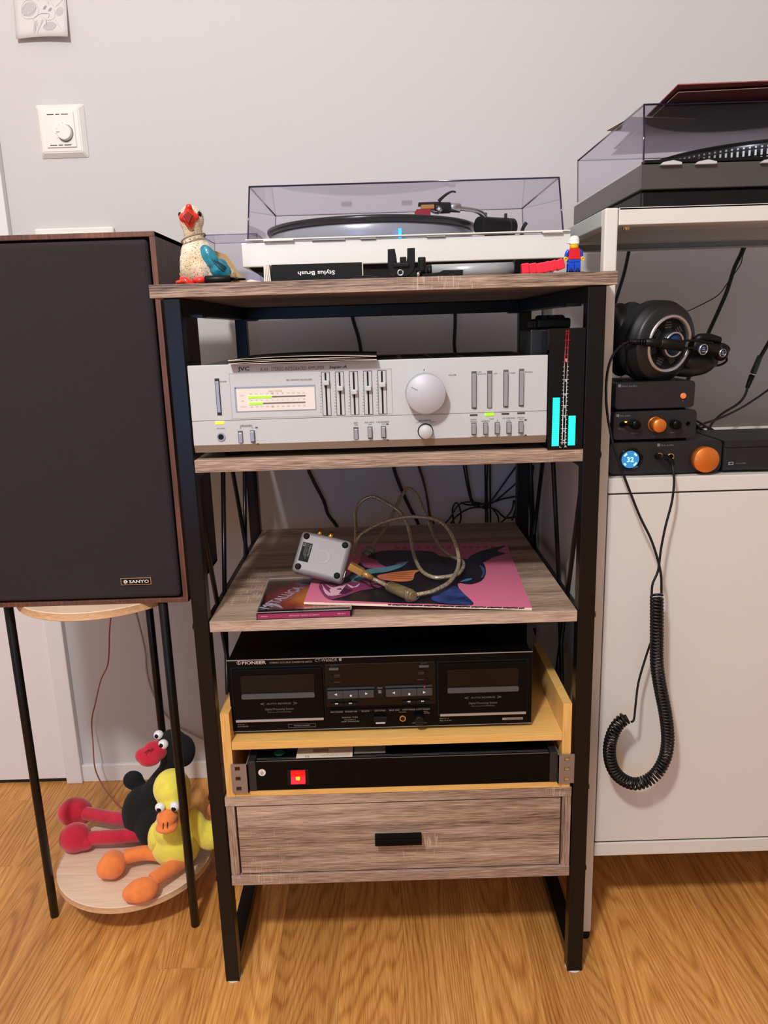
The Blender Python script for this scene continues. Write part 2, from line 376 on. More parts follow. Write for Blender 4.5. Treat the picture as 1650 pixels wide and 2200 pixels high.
# white plate behind the loudspeaker
T = thing('wall_plate', 'wide white wall plate peeking out above the brown loudspeaker', 'wall plate', (-.5455, WY, 1.03))
MB().box(-.617, -.474, WY-.010, WY, 1.03, 1.1205, .003).done('frame', M_plastic_w, T)
MB().box(-.607, -.484, WY-.0125, WY-.009, 1.04, 1.1105, .001).done('insert', M_plastic_w, T)
# pencil drawing
T = thing('drawing', 'small white paper with a faint pencil drawing pinned to the wall', 'drawing', (-.56, WY, 1.43))
M_paper = mat('drawing_paper', (212, 205, 204), .9)
m = MB(); nx, nz = 8, 10; x0, x1, z0, z1 = -.6065, -.5155, 1.4275, 1.56; G = []
def paper(u, v):
    zc = z0+(z1-z0)*v
    lift = .014*max(0, 1-v*1.4)**1.5*(.65+.35*u) + .001
    return Vector((x0+(x1-x0)*u+(v-.5)*.008*0, WY-lift, zc+.002*math.sin(u*3.1)*(1-v)))
for i in range(nx+1): G.append([m.bm.verts.new(paper(i/nx, j/nz)) for j in range(nz+1)])
for i in range(nx):
    for j in range(nz): m.bm.faces.new((G[i][j], G[i+1][j], G[i+1][j+1], G[i][j+1])).smooth = True
sh = m.done('sheet', M_paper, T); sm = sh.modifiers.new('s', 'SOLIDIFY'); sm.thickness = .0003
m = MB(); M_pen = mat('pencil_grey', (196, 188, 188), .9); M_pend = mat('pencil_dark', (176, 167, 168), .9)
def dl(pts, r=.00022, mi=0):
    q = []
    for a, b in pts:
        u = (a-40)/(153-40); v = (92-b)/160.; v = max(.01, v); c_ = paper(min(.98, max(.02, u)), v); c_.y -= .0004; q.append(c_)
    m.tube(q, r, seg=5, mi=mi, sub=4)
def blob(cx, cy, rx, ry, mi=0):
    # pencil hatching: close slanted strokes inside an oval
    n_ = max(3, int(rx*1.1))
    for q in range(n_):
        t_ = -1+2*(q+.5)/n_; h_ = math.sqrt(max(0, 1-t_*t_))*ry; xx_ = cx+t_*rx
        dl([(xx_-2, cy+h_), (xx_, cy), (xx_+2, cy-h_)], .00026 if mi == 0 else .0005, mi)
blob(73, 37, 16, 14, 0); dl([(57, 45), (58, 30), (68, 20), (82, 22), (92, 32), (93, 44), (84, 54), (66, 55), (57, 48)])
dl([(60, 47), (75, 46), (90, 33)], .0002); dl([(80, 56), (84, 70), (80, 85)]); dl([(88, 58), (90, 72), (88, 86)]); dl([(100, 58), (92, 76)])
blob(84, 72, 4, 12, 0)
dl([(93, 20), (108, 17), (116, 28), (113, 8), (121, 24), (128, 35)]); dl([(84, 53), (100, 46), (116, 48), (112, 56)], .0003, 1)
dl([(130, 34), (146, 20)]); blob(138, 43, 8, 9, 0); blob(107, 35, 3, 4, 1); blob(118, 39, 3.4, 3.8, 1)
dl([(128, 40), (126, 55), (112, 60), (102, 54)]); dl([(108, 60), (109, 69)], .0005, 1); dl([(128, 60), (140, 78)]); dl([(102, 60), (90, 80)]); blob(115, 72, 14, 9, 0)
m.done('pencil_line', [M_pen, M_pend], T)

# ================================================================== LOUDSPEAKER ON STAND
CX, CYs, CR = -.437, .2, .127
T = thing('speaker_stand', 'round birch two-tier stand on three black rods under the loudspeaker', 'stand', (CX, CYs, 0))
for nm, z0, z1 in (('lower_shelf', .060, .072), ('upper_shelf', .5405, .553)):
    s_ = MB().lathe([(CR, z0+.001), (CR, z1-.001)], Matrix.Translation((CX, CYs, 0)), 96, smooth=True, cap=False)
    s_.lathe([(CR, z0+.001), (CR-.001, z0)], Matrix.Translation((CX, CYs, 0)), 96, mi=1, smooth=False)
    s_.lathe([(CR-.001, z1), (CR, z1-.001)], Matrix.Translation((CX, CYs, 0)), 96, mi=1, smooth=False)
    s_.done(nm, [M_birche, M_birch], T)
for (a, b) in ((-.5625, .1436), (-.3237, .1137), (-.419, .342)):
    MB().cyl((a, b, 0.0), (a, b, .5525), .0068, seg=20, bev=.0015).done('rod', M_blk, T)
T = thing('loudspeaker', 'tall brown loudspeaker with dark fabric grille standing on round stand', 'loudspeaker', (-.44, .205, .553))
sx0, sx1, sy0, sy1, sz0, sz1 = -.592, -.284, .1045, .308, .553, 1.0565
m = MB(); tw = .0068
m.box(sx0, sx1, sy0, sy1, sz1-tw, sz1, .0008, mi=0); m.box(sx0, sx1, sy0, sy1, sz0, sz0+tw, .0008, mi=0)
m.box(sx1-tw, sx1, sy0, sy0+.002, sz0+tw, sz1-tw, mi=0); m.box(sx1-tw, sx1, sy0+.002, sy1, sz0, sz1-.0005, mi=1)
m.box(sx0, sx0+tw, sy0, sy1, sz0+tw, sz1-tw, mi=0); m.box(sx0+tw, sx1-tw, sy0+.014, sy1-.001, sz0+tw, sz1-tw, mi=2)
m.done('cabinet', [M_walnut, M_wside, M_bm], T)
def fabric(name, a, b):
    m_ = bpy.data.materials.new(name); m_.use_nodes = True; N = m_.node_tree.nodes; L = m_.node_tree.links; p = N['Principled BSDF']
    p.inputs['Roughness'].default_value = .95; tc = N.new('ShaderNodeTexCoord'); ck = N.new('ShaderNodeTexChecker'); ck.inputs['Scale'].default_value = 900
    mp = N.new('ShaderNodeMapping'); mp.inputs['Rotation'].default_value = (0, .78, 0); L.new(tc.outputs['Object'], mp.inputs[0]); L.new(mp.outputs[0], ck.inputs['Vector'])
    ck.inputs[1].default_value = srgb(a); ck.inputs[2].default_value = srgb(b); L.new(ck.outputs[0], p.inputs['Base Color'])
    bp = N.new('ShaderNodeBump'); bp.inputs['Strength'].default_value = .3; bp.inputs['Distance'].default_value = .0005; L.new(ck.outputs[1], bp.inputs['Height']); L.new(bp.outputs[0], p.inputs['Normal'])
    return m_
g = MB().box(sx0+tw+.002, sx1-tw-.003, sy0-.003, sy0+.012, sz0+tw+.002, sz1-tw-.003, .006, 3).done('grille', fabric('brown_grille_cloth', (46, 37, 40), (32, 25, 28)), T)
bc = py(293, 1248, sy0-.003); m = MB()
m.box(bc.x-.0215, bc.x+.0215, sy0-.005, sy0-.003, bc.z-.0052, bc.z+.0052, mi=0)
m.box(bc.x-.0205, bc.x+.0205, sy0-.0055, sy0-.0048, bc.z-.0043, bc.z+.0043, mi=1)
m.text('SANYO', bc.x-.0095, bc.x+.0185, bc.z-.0024, bc.z+.0024, sy0-.0059, mi=2, bold=True)
for i in range(7):
    a = math.radians(90+i*360/7); c_ = Vector((bc.x-.0145, sy0-.0058, bc.z))
    m.box(.0006, .0031, -.0001, .0001, -.0006, .0006, mi=2, mtx=Matrix.Translation(c_) @ Matrix.Rotation(a, 4, 'Y'))
m.done('name_badge', [M_chrome, M_bg, mat('badge_letter', (220, 218, 214), .4)], T)

# ================================================================== PLUSH TOYS ON LOWER SHELF
def V(*a): return Vector(a)
T = thing('plush_bird', 'black long-legged plush bird with red beak and feet sitting at back', 'plush toy', (-.43, .245, .072))
m = MB(); m.ball((-.428, .240, .122), .041, .038, .050); m.ball((-.408, .22, .112), .034, .034, .040)
m.tube([(-.415, .238, .150), (-.398, .236, .180), (-.378, .232, .210), (-.368, .228, .245)], .016, 12, radii=[.028, .020, .017, .018])
m.ball((-.366, .226, .258), .026, .024, .0270); m.ball((-.350, .226, .247), .021, .023, .028)
fuse(m, .0026).done('body', M_blkpl, T)
m = MB(); m.ball((-.402, .205, .112), .024, .018, .034, rot=Matrix.Rotation(.3, 4, 'Y')); fuse(m, .003).done('wing', M_blkpl, T)
m = MB(); m.ball((-.452, .262, .172), .018, .014, .017); m.ball((-.44, .258, .16), .014, .012, .014); fuse(m, .003).done('wing', M_blkpl, T)
m = MB(); m.ball((-.388, .203, .262), .020, .017, .016, rot=Matrix.Rotation(.25, 4, 'Y')); m.ball((-.403, .199, .256), .018, .014, .0135)
m.ball((-.397, .197, .249), .018, .014, .0095); bk = fuse(m, .0016).done('beak', M_red, T)
MB().tube([(-.392, .1865, .274), (-.399, .1835, .269)], .0008, curve=False).tube([(-.386, .1865, .276), (-.391, .184, .272)], .0008, curve=False).done('stitch', M_inkd, bk)
for c_ in ((-.3735, .2025, .273), (-.386, .222, .279)):
    e_ = MB().ball(c_, .0085, .0075, .0085).done('eye', mat('toy_eye_white', (240, 240, 238), .2), T)
    d_ = V(-.30, -.92, .22).normalized(); MB().ball(V(*c_)+d_*.0055, .0038, .0036, .0038).done('pupil', M_bg, e_)
feet = []
for pts, fc, fr in (
    ([(-.445, .235, .110), (-.495, .254, .104), (-.552, .276, .100)], (-.571, .282, .100), (.030, .025, .0245)),
    ([(-.425, .212, .100), (-.465, .210, .098), (-.520, .212, .095)], (-.543, .212, .097), (.027, .024, .025))):
    m = MB(); m.tube(pts, .0122, 12); fuse(m, .0024).done('leg', M_red, T)
    m = MB(); m.ball(fc, *fr, rot=Matrix.Rotation(.25, 4, 'Z')); m.ball((fc[0]+.017, fc[1]-.004, fc[2]-.006), .016, .015, .014)
    fuse(m, .0024).done('foot', M_red, T)
T = thing('plush_duck', 'yellow plush duck with orange bill and long legs sitting at front', 'plush toy', (-.36, .16, .072))
m = MB(); m.ball((-.358, .165, .112), .040, .032, .040); m.ball((-.362, .160, .145), .030, .026, .026)
m.ball((-.352, .158, .172), .020, .019, .026)
m.ball((-.350, .150, .226), .0295, .028, .031); m.ball((-.347, .146, .208), .026, .026, .026); fuse(m, .0026).done('body', M_yel, T)
m = MB(); m.ball((-.318, .162, .148), .015, .014, .034, rot=Matrix.Rotation(-.25, 4, 'Y')); m.ball((-.303, .164, .128), .022, .015, .026)
fuse(m, .0026).done('wing', M_yel, T)
m = MB(); m.ball((-.388, .158, .133), .012, .016, .026, rot=Matrix.Rotation(.15, 4, 'Y')); fuse(m, .0026).done('wing', M_yel, T)
m = MB(); m.ball((-.300, .20, .150), .012, .006, .014); fuse(m, .002).done('tail_tag', M_or, T)
m = MB(); m.ball((-.352, .118, .196), .0165, .018, .0125); m.ball((-.352, .110, .184), .0175, .013, .0085); m.ball((-.352, .12, .189), .0160, .016, .013)
bk = fuse(m, .0016).done('bill', M_or, T)
MB().tube([(-.353, .1003, .198), (-.354, .0985, .189)], .0007, curve=False).tube([(-.3465, .1005, .199), (-.3475, .0990, .190)], .0007, curve=False).done('stitch', M_inkd, bk)
for c_ in ((-.3615, .1185, .213), (-.3385, .1185, .214)):
    e_ = MB().ball(c_, .0078, .0065, .0078).done('eye', MATS['toy_eye_white'], T)
    MB().ball((c_[0]-.0005, c_[1]-.0048, c_[2]-.001), .0040, .0030, .0040).done('pupil', M_bg, e_)
for pts, fc, fr, rz in (
    ([(-.375, .165, .092), (-.41, .168, .096), (-.442, .155, .099)], (-.456, .142, .096), (.021, .025, .0215), .2),
    ([(-.345, .15, .092), (-.362, .125, .096), (-.380, .101, .096)], (-.393, .087, .0905), (.026, .020, .0182), .3)):
    m = MB(); m.tube(pts, .0122, 12); fuse(m, .0024).done('leg', M_or, T)
    m = MB(); m.ball(fc, *fr, rot=Matrix.Rotation(rz, 4, 'Z')); m.ball((fc[0]-fr[0]*.45, fc[1]-fr[1]*.25, fc[2]-.001), fr[0]*.68, fr[1]*.72, fr[2]*.75)
    fuse(m, .0024).done('foot', M_or, T)

# ================================================================== RACK
LX0, LX1, RX0, RX1 = -.2525, -.2325, .2482, .2702
T = thing('shelf_rack', 'black steel rack with grey wooden shelves and a drawer at the bottom', 'shelf rack', (.008, .24, 0))
for x0, x1 in ((LX0, LX1), (RX0, RX1)):
    for y0, y1 in ((0, .020), (.455, .475)): MB().box(x0, x1, y0, y1, 0.001, .968, .0012).done('post', M_blk, T)
    MB().box(x0, x1, .020, .455, .948, .968, .001).done('side_rail', M_blk, T)
    MB().box(x0, x1, .020, .455, .014, .034, .001).done('foot_rail', M_blk, T)
    xm = (x0+x1)/2
    for z in (.745, .533):
        MB().box(xm-.006, xm+.006, .020, .455, z, z+.014, .001).done('shelf_bearer', M_blk, T)
    # crossing thin rods of the side panels
    for (ya, za, yb, zb) in ((.035, .745, .155, .40), (.155, .40, .235, .15), (.22, .745, .155, .547), (.155, .547, .12, .40), (.27, .745, .36, .547), (.36, .547, .40, .40), (.41, .745, .34, .547)):
        MB().tube([(xm, ya, za), (xm, yb, zb)], .0035, 8, curve=False).done('side_rod', M_blk, T)
    for y in (.010, .465): MB().cyl((xm, y, 0), (xm, y, .0012), .012, seg=12).done('foot_pad', M_plastic_w, T)
MB().box(LX1, RX0, .457, .475, .948, .968, .001).done('back_rail', M_blk, T)
for sx in (-1, 1):
    xe = LX1 if sx < 0 else RX0
    MB().box(min(xe, xe-sx*.022), max(xe, xe-sx*.022), .435, .455, .9455, .949).done('bracket', M_blk, T)
    MB().box(min(xe, xe-sx*.018), max(xe, xe-sx*.018), .03, .055, .9455, .949).done('bracket', M_blk, T)
    xo = LX0 if sx < 0 else RX1
    for z in (.765, .553, .17, .30): MB().cyl((xo+sx*.0001, .010, z), (xo+sx*.0025, .010, z), .0045, seg=12).done('screw', M_bps, T)
MB().box(-.2670, .2820, -.003, .485, .9683, .9836, .0006).done('top_board', M_ash, T)
MB().box(-.2322, .2479, -.001, .478, .7588, .7745, .0006).done('shelf_board', M_ash, T)
MB().box(-.2312, .2473, 0, .475, .5475, .5622, .0006).done('shelf_board', M_ash, T)
D = MB(); D.box(-.2314, .2468, 0, .475, .2905, .3045, .0006).done('drawer_top', M_ash, T)
MB().box(-.2312, .2470, 0, .475, .1638, .1795, .0006).done('drawer_base', M_ash, T)
M_ashv = wood('grey_ash_upright', ash, 'Z', fine=850, stretch=.035, big=30, rough=.5, bump=.35)
MB().box(-.2306, -.2190, .0008, .47, .1797, .2903, .0004).done('drawer_side', M_ashv, T)
MB().box(.2345, .2466, .0008, .47, .1797, .2903, .0004).done('drawer_side', M_ashv, T)
MB().box(-.2185, .2340, .02, .46, .181, .286).done('drawer_box', M_bm, T)
df = MB().box(-.2165, .2325, .002, .018, .1818, .2882, .0006).done('drawer_front', M_ash, T)
h = MB(); hc = py(856, 1806, -.01)
h.box(hc.x-.0325, hc.x+.0325, -.012, .003, hc.z+.0012, hc.z+.0036, .0008); h.box(hc.x-.0325, hc.x+.0325, -.0135, -.0095, hc.z-.0060, hc.z+.0036, .0009)
h.done('handle', M_bps, df)

# ================================================================== WHITE STEEL CABINET ON THE RIGHT
T = thing('steel_cabinet', 'cream white steel cabinet with open top bay and closed door', 'cabinet', (.6, .25, 0))
cx0, cx1, cy0, cy1, cr = .2828, 1.00, .0617, .435, .9515
p = .0165; ct = 1.0618
for xa, xb in ((cx0, cx0+p), (cx1-p, cx1)):
    for ya, yb in ((cy0, cy0+p), (cy1-p, cy1)):
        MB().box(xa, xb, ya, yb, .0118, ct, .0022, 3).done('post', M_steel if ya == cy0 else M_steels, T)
        MB().lathe([(.0085, 0), (.0085, .007), (.006, .0118)], Matrix.Translation(((xa+xb)/2, (ya+yb)/2, 0)), 16).done('foot', M_bm, T)
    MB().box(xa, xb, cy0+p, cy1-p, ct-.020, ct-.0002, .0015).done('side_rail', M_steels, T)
    MB().box(xa+.003, xb-.004, cy0+p, cy1-p, .150, .724).done('side_panel', M_steel, T)
MB().box(cx0+p+.0006, cx1-p, cy0, cy0+.003, 1.0414, ct-.0001, .0008).box(cx0+p, cx1-p, cy0, cy1, ct-.0025, ct-.0008).box(cx0+p, cx1-p, cy0+.003, cy0+.022, 1.0414, 1.0425).done('top_tray', M_steel, T)
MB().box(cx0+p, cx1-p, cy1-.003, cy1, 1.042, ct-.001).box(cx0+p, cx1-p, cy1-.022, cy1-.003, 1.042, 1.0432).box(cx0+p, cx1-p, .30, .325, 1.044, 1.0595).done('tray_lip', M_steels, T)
MB().box(cx0+p+.0004, cx1-p, cy0, cy0+.004, .7028, .7232, .0012).box(cx0+p, cx1-p, cy0+.002, cy1, .7205, .7222).done('middle_tray', M_steel, T)
MB().box(cx0+p, cx1-p, cy1-.003, cy1, .722, .7365, .0006).done('tray_lip', M_steel, T)
dr = MB().box(cx0+p+.0012, cx1-p-.001, cy0+.001, cy0+.018, .1705, .7005, .0008).done('door', M_steel, T)
MB().box(cx0+p, cx1-p, cy0+.02, cy0+.024, .165, .705).done('inner_gap', M_gap, T)
MB().box(cx0+p+.0004, cx1-p, cy0, cy0+.004, .1463, .1680, .0012).box(cx0+p, cx1-p, cy0+.002, cy1, .1480, .150).done('bottom_tray', M_steel, T)
MB().box(cx0+p, cx1-p, cy1-.004, cy1-.001, .15, .722).done('back_panel', M_steel, T)
MB().cyl((.322, .105, 1.0395), (.322, .105, 1.0585), .0045, seg=14).done('screw', M_chrome, T)

# ================================================================== AMPLIFIER
T = thing('amplifier', 'wide silver stereo amplifier with round volume knob on upper shelf', 'amplifier', (-.015, .12, .7745))
AX0, AX1 = -.2310, .2025
MB().box(AX0+.003, AX1-.003, .006, .250, .7835, .8875, .001).done('case', M_dg, T)
m = MB()
for i in range(9): m.box(-.17+i*.040, -.17+i*.040+.034, .05, .2, .8876, .8880)
m.done('vent', M_bm, T)
fp = MB().box(AX0, AX1, 0, .007, .8225, .8893, .0007).box(AX0, AX1, 0.0003, .007, .7925, .8221, .0004)
fp.box(AX0+.0005, AX1-.0005, .0012, .007, .8218, .8228, mi=1)
fp.prism([(0.0003, .7926), (.0075, .7926), (.0075, .7832), (.0045, .7832)], AX0, AX1, 2, 'YZ')
fp = fp.done('front_panel', [M_alu, M_ink, M_chin], T)
for xx in (-.19, .165):
    for yy in (.04, .21): MB().cyl((xx, yy, .7745), (xx, yy, .784), .012, seg=16).done('foot', M_bp, T)
m = MB()   # power lever
m = MB().prect(469, 853, 10, 79, 0, -.002, .0003).done('power_slot', M_inkd, T)
MB().prect(469, 853, 7, 66, 0, -.001, .0022, .0004).done('power_lever', M_alu2, m)
M_yl = mat('yellow_lamp', (255, 250, 60), .4, emit=(250, 240, 20), estr=1.1)
M_gl = mat('green_lamp', (150, 255, 40), .4, emit=(130, 245, 10), estr=1.1)
MB().prect(472, 908.5, 18, 5.5, 0, -.001, .0008, .0003).done('power_lamp', M_yl, T)
m = MB().pdisc(475, 938.5, 9, 0, -.001, .0012, seg=28).done('phones_ring', M_alu2, T)
MB().pdisc(475, 938.5, 6, 0, .0009, .0014).done('phones_hole', M_bm, m)
def button(x, y, up_=1):
    s_ = MB().prect(x, y, 10.5, 26, 0, -.001, .0003).done('button_slot', M_ink, T)
    MB().prect(x, y+(-.5 if up_ else 2), 8, 22, 0, -.001, .0042 if up_ else .0015, .0006).done('button', M_alu2, s_)
for a, b, c_ in ((517, 938.5, 0), (543, 937.5, 1), (765, 930.5, 0), (795, 929.5, 1), (824, 928, 1), (1018, 921.5, 1), (1043, 921, 1), (1068, 920, 1), (1093, 919, 1), (1119, 918, 1)): button(a, b, c_)
for a, b, c_ in ((1018.5, 838, 0), (1052, 837, 1), (1086.5, 835, 0), (1120, 833, 0)):
    s_ = MB().prect(a, b, 11, 80, 0, -.001, .0003).done('selector_slot', M_ink, T)
    MB().prect(a, b+(1 if c_ == 0 else 3), 8, 72, 0, -.001, .0036 if c_ == 0 else .002, .0006).done('selector_button', M_alu2, s_)
for a, b, g_ in ((1017.5, 891.5, 0), (1051.5, 890, 1), (1085.5, 888.8, 0), (1119.5, 887.2, 0)):
    MB().prect(a, b, 19 if g_ else 16, 6 if g_ else 3, 0, -.001, .0007, .0002).done('source_lamp', M_gl if g_ else M_inkd, T)
# meter window
W_ = MB(); c_ = py(592, 858, 0)
wx0, wx1, wz0, wz1 = -.1756, -.0796, .8333, .8615
W_.box(wx0-.001, wx1+.001, -.0006, .001, wz1, wz1+.001, mi=1); W_.box(wx0-.001, wx1+.001, -.0006, .001, wz0-.001, wz0, mi=1)
W_.box(wx0-.001, wx0, -.0006, .001, wz0, wz1, mi=1); W_.box(wx1, wx1+.001, -.0006, .001, wz0, wz1, mi=1)
W_.box(wx0, wx1, -.0002, .0005, wz0, wz1, mi=0)
W_ = W_.done('meter_window', [mat('meter_face', (222, 212, 203), .5, emit=(240, 215, 195), estr=.04), M_alu2], T)
MB().box(wx0, wx1, -.0005, 0, wz1-.0012, wz1, mi=0).box(wx0, wx0+.0012, -.0005, 0, wz0, wz1).done('window_reveal', M_alu2, W_)
def mbar(x0, x1, y0, y1, n, of):
    a, b = py(x0, y0, 0), py(x1, y1, 0); L_ = b.x-a.x; zz = (a.z+b.z)/2
    MB().box(a.x+L_*n/of, b.x, -.0009, -.0003, zz-.0006, zz+.0006).done('meter_track', mat('meter_brown', (104, 84, 78), .5), W_)
    m = MB()
    for i in range(n): m.box(a.x+L_*i/of, a.x+L_*(i+1)/of-.0003, -.0011, -.0003, zz-.0012, zz+.0012)
    m.done('meter_bar', M_gl, W_)
mbar(533, 656, 855, 848.5, 5, 12); mbar(535, 656, 868, 863, 3, 12)
# equaliser sliders
for i, (x, y0, ky) in enumerate(((701, 846.5, 822), (731, 845.7, 834), (761, 844.8, 841.5), (791, 844, 834), (821.5, 843, 826))):
    s_ = MB().prect(x, y0, 19, 94, 0, -.001, .0003).prect(x, y0, 16, 91, 0, .0001, .0006, mi=1).prect(x, y0, 3.6, 90, 0, .0004, .0009, mi=2)
    s_ = s_.done('slider_slot', [M_ink, M_alu, M_bm], T)
    MB().prect(x, ky, 13.5, 10, 0, .0005, .0062, .0009).done('slider_knob', M_alu, s_)
m = MB()   # engraved frame around meter and sliders
for (a, b, c2, d2) in ((-.1815, .8782, .0142, .8786), (-.1815, .8244, .0142, .8248)): m.box(a, c2, -.0002, .0003, b, d2)
m.box(-.1815, -.1811, -.0002, .0003, .8244, .8786).box(.0138, .0142, -.0002, .0003, .8244, .8786); m.done('engraved_frame', M_alu2, T)
# volume and balance knobs
kc = py(914, 845, 0)
MB().lathe([(.0262, 0), (.0262, .0004), (.0256, .0004)], axis_m((kc.x, 0, kc.z), (0, -1, 0)), 48, smooth=False).done('volume_ring', M_alu, T)
vk = MB().lathe([(.0240, 0), (.0238, .018), (.0228, .0195), (0, .0197)], axis_m((kc.x-.0004, 0, kc.z+.0004), (0, -1, 0)), 64).done('volume_knob', mat('knob_aluminium', (184, 184, 190), .5, .1), T)
MB().box(-.020, -.012, -.0003, .0003, -.0003, .0003, mtx=Matrix.Translation((kc.x, -.0199, kc.z)) @ Matrix.Rotation(math.radians(28), 4, 'Y')).done('pointer', M_alu2, vk)
MB().prect(911, 794.5, 1.6, 4, 0, 0, .0004).done('volume_mark', mat('red_print', (200, 40, 40), .5), T)
kc = py(914, 926.5, 0)
MB().lathe([(.0096, 0), (.0096, .0006)], axis_m((kc.x, 0, kc.z), (0, -1, 0)), 36).done('balance_ring', M_bm, T)
MB().lathe([(.0086, 0), (.0084, .0085), (.0078, .0095), (0, .0096)], axis_m((kc.x, 0, kc.z), (0, -1, 0)), 40).done('balance_knob', M_alu, T)
m = MB()
m.ptext('JVC', 511, 788, 536, 799, 0, bold=True, mi=1)
m.ptext('A-X4', 559, 790, 576, 797, 0); m.ptext('STEREO INTEGRATED AMPLIFIER', 583, 787.5, 697, 795, 0); m.ptext('Super-A', 707, 785, 745, 793, 0, bold=True, italic=.2, mi=1)
m.ptext('SEA GRAPHIC EQUALIZER -', 615, 814, 673, 818, 0); m.ptext('POWER', 472, 818.5, 487, 821.5, 0); m.ptext('PHONES', 466, 918.7, 483, 921.5, 0)
m.ptext('SPEAKERS', 516, 912.5, 542, 917, 0); m.ptext('OFF', 515, 952.8, 523, 955, 0); m.ptext('OFF', 542, 951.5, 550, 954, 0)
m.ptext('1', 516.5, 918, 517.5, 921, 0); m.ptext('2', 541, 917, 543.5, 920, 0)
m.ptext('SEA', 760, 906.5, 769, 909.8, 0); m.ptext('ON', 761, 911, 768, 914, 0); m.ptext('DEFEAT', 758, 946, 773, 948.6, 0)
m.ptext('SEA REC', 783, 905.8, 804, 909, 0); m.ptext('ON', 791, 910, 798, 913, 0); m.ptext('OFF', 791, 945.5, 800, 948, 0)
m.ptext('LOUDNESS', 808.5, 904.5, 836, 908.2, 0); m.ptext('ON', 820, 909.5, 827, 912, 0); m.ptext('OFF', 820, 944, 829, 946.6, 0)
m.ptext('BALANCE', 900, 901.5, 925, 905.5, 0); m.ptext('LEFT', 893, 907, 901, 909, 0); m.ptext('RIGHT', 925, 905.5, 936, 908, 0)
m.ptext('VOLUME', 963, 804, 980, 807.5, 0); m.ptext('TAPE', 1025, 798, 1034, 800.5, 0); m.ptext('MONITOR', 1025, 802, 1044, 805, 0)
m.ptext('AUX', 1060, 801, 1068, 804, 0); m.ptext('TUNER', 1094, 799.8, 1107, 802.8, 0); m.ptext('PHONO', 1128, 797.5, 1144, 801, 0)
m.ptext('MODE', 1011, 900, 1024, 902.8, 0); m.ptext('MONO', 1010.5, 904.5, 1025, 907.5, 0); m.ptext('STEREO', 1010, 937.5, 1025, 940.5, 0)
m.ptext('DUBBING', 1034, 903, 1052, 906, 0); m.ptext('TAPE', 1051, 898.5, 1061, 901, 0); m.ptext('2', 1067, 901.5, 1070, 905, 0); m.ptext('1', 1067, 935, 1069, 938, 0)
m.ptext('EQ SUBSONIC', 1080, 896.5, 1107, 900, 0); m.ptext('ON', 1089, 901.5, 1096, 904, 0); m.ptext('OFF', 1089, 934.5, 1099, 937, 0); m.ptext('SOURCE', 1034, 936.5, 1050, 939.5, 0)
m.ptext('PHONO', 1112, 895.8, 1127, 898.6, 0); m.ptext('MC', 1116, 900, 1123, 902.6, 0); m.ptext('MM', 1114, 933.5, 1124, 936.2, 0)
ME = MB(); ME.ptext('PEAK POWER', 577, 838, 606, 841, 0, lift=.0009)
for i, s_ in enumerate(('0', '0.01', '0.1', '0.5', '1', '2', '5', '10', '25', '50', 'WATTS')):
    xx = 537+i*11.3; ME.ptext(s_, xx, 844.6-i*.3, xx+5, 847-i*.3, 0, lift=.0009); ME.ptext(s_, xx+1, 872.5-i*.3, xx+6, 875-i*.3, 0, lift=.0009)
    ME.ptext(str(abs(50-i*5)), xx+1, 859-i*.3, xx+5, 861-i*.3, 0, lift=.0009)
ME.ptext('LEFT', 516, 848.5, 525, 850.5, 0, lift=.0009); ME.ptext('dB', 518, 860, 524, 862, 0, lift=.0009); ME.ptext('RIGHT', 518, 872.5, 529, 874.5, 0, lift=.0009)
for x in (686, 717, 747, 777, 807):
    for k_, s_ in enumerate(('+12', '10', '8', '6', '4', '2', '0', '2', '4', '6', '8', '10', '-12')):
        m.ptext(s_, x+(0 if len(s_) > 2 else 2), 807.3+k_*6.45-(x-686)*.022, x+5, 809.3+k_*6.45-(x-686)*.022, 0)
for a, b in ((551, 918.5), (554, 953.5), (832, 911), (833, 945), (1129, 902), (1129, 935)): m.prect(a, b, 5, 2, 0, .0001, .0005, mi=1)
m.done('lettering', [M_ink, M_inkd], T); ME.done('meter_lettering', mat('tan_print', (190, 170, 156), .6), W_)
# two empty record sleeves lying on the amplifier, mouths open to the front
def sleeve(z, x0, x1, y0, y1, bulge, label, dz=0):
    T = thing('record_sleeve', label, 'record sleeve', ((x0+x1)/2, (y0+y1)/2, z), 'small record sleeves on the amplifier')
    n = 16; th = .00045
    lo = [(x0+(x1-x0)*i/n, z+.0002+dz*i/n-.0006*math.sin(math.pi*i/n)*0) for i in range(n+1)]
    hi = [(x0+(x1-x0)*i/n, z+.0008+dz*i/n+bulge*math.sin(math.pi*min(1, (i/n)*1.02))**.8) for i in range(n+1)]
    for nm, L_ in (('lower_flap', lo), ('upper_flap', hi)):
        MB().prism([(a, b) for a, b in L_]+[(a, b+th) for a, b in L_[::-1]], y0+.0004, y1, 0).prism([(a, b) for a, b in L_]+[(a, b+th) for a, b in L_[::-1]], y0, y0+.0004, 1).done(nm, [M_bm, M_cream], T)
sleeve(.8896, -.1788, -.0030, -.0125, .165, .0022, 'lower black record sleeve with cream edges lying on the silver amplifier')
sleeve(.8936, -.1793, -.0034, -.0118, .165, .0026, 'upper black record sleeve with cream edges topping the pair on the amplifier')

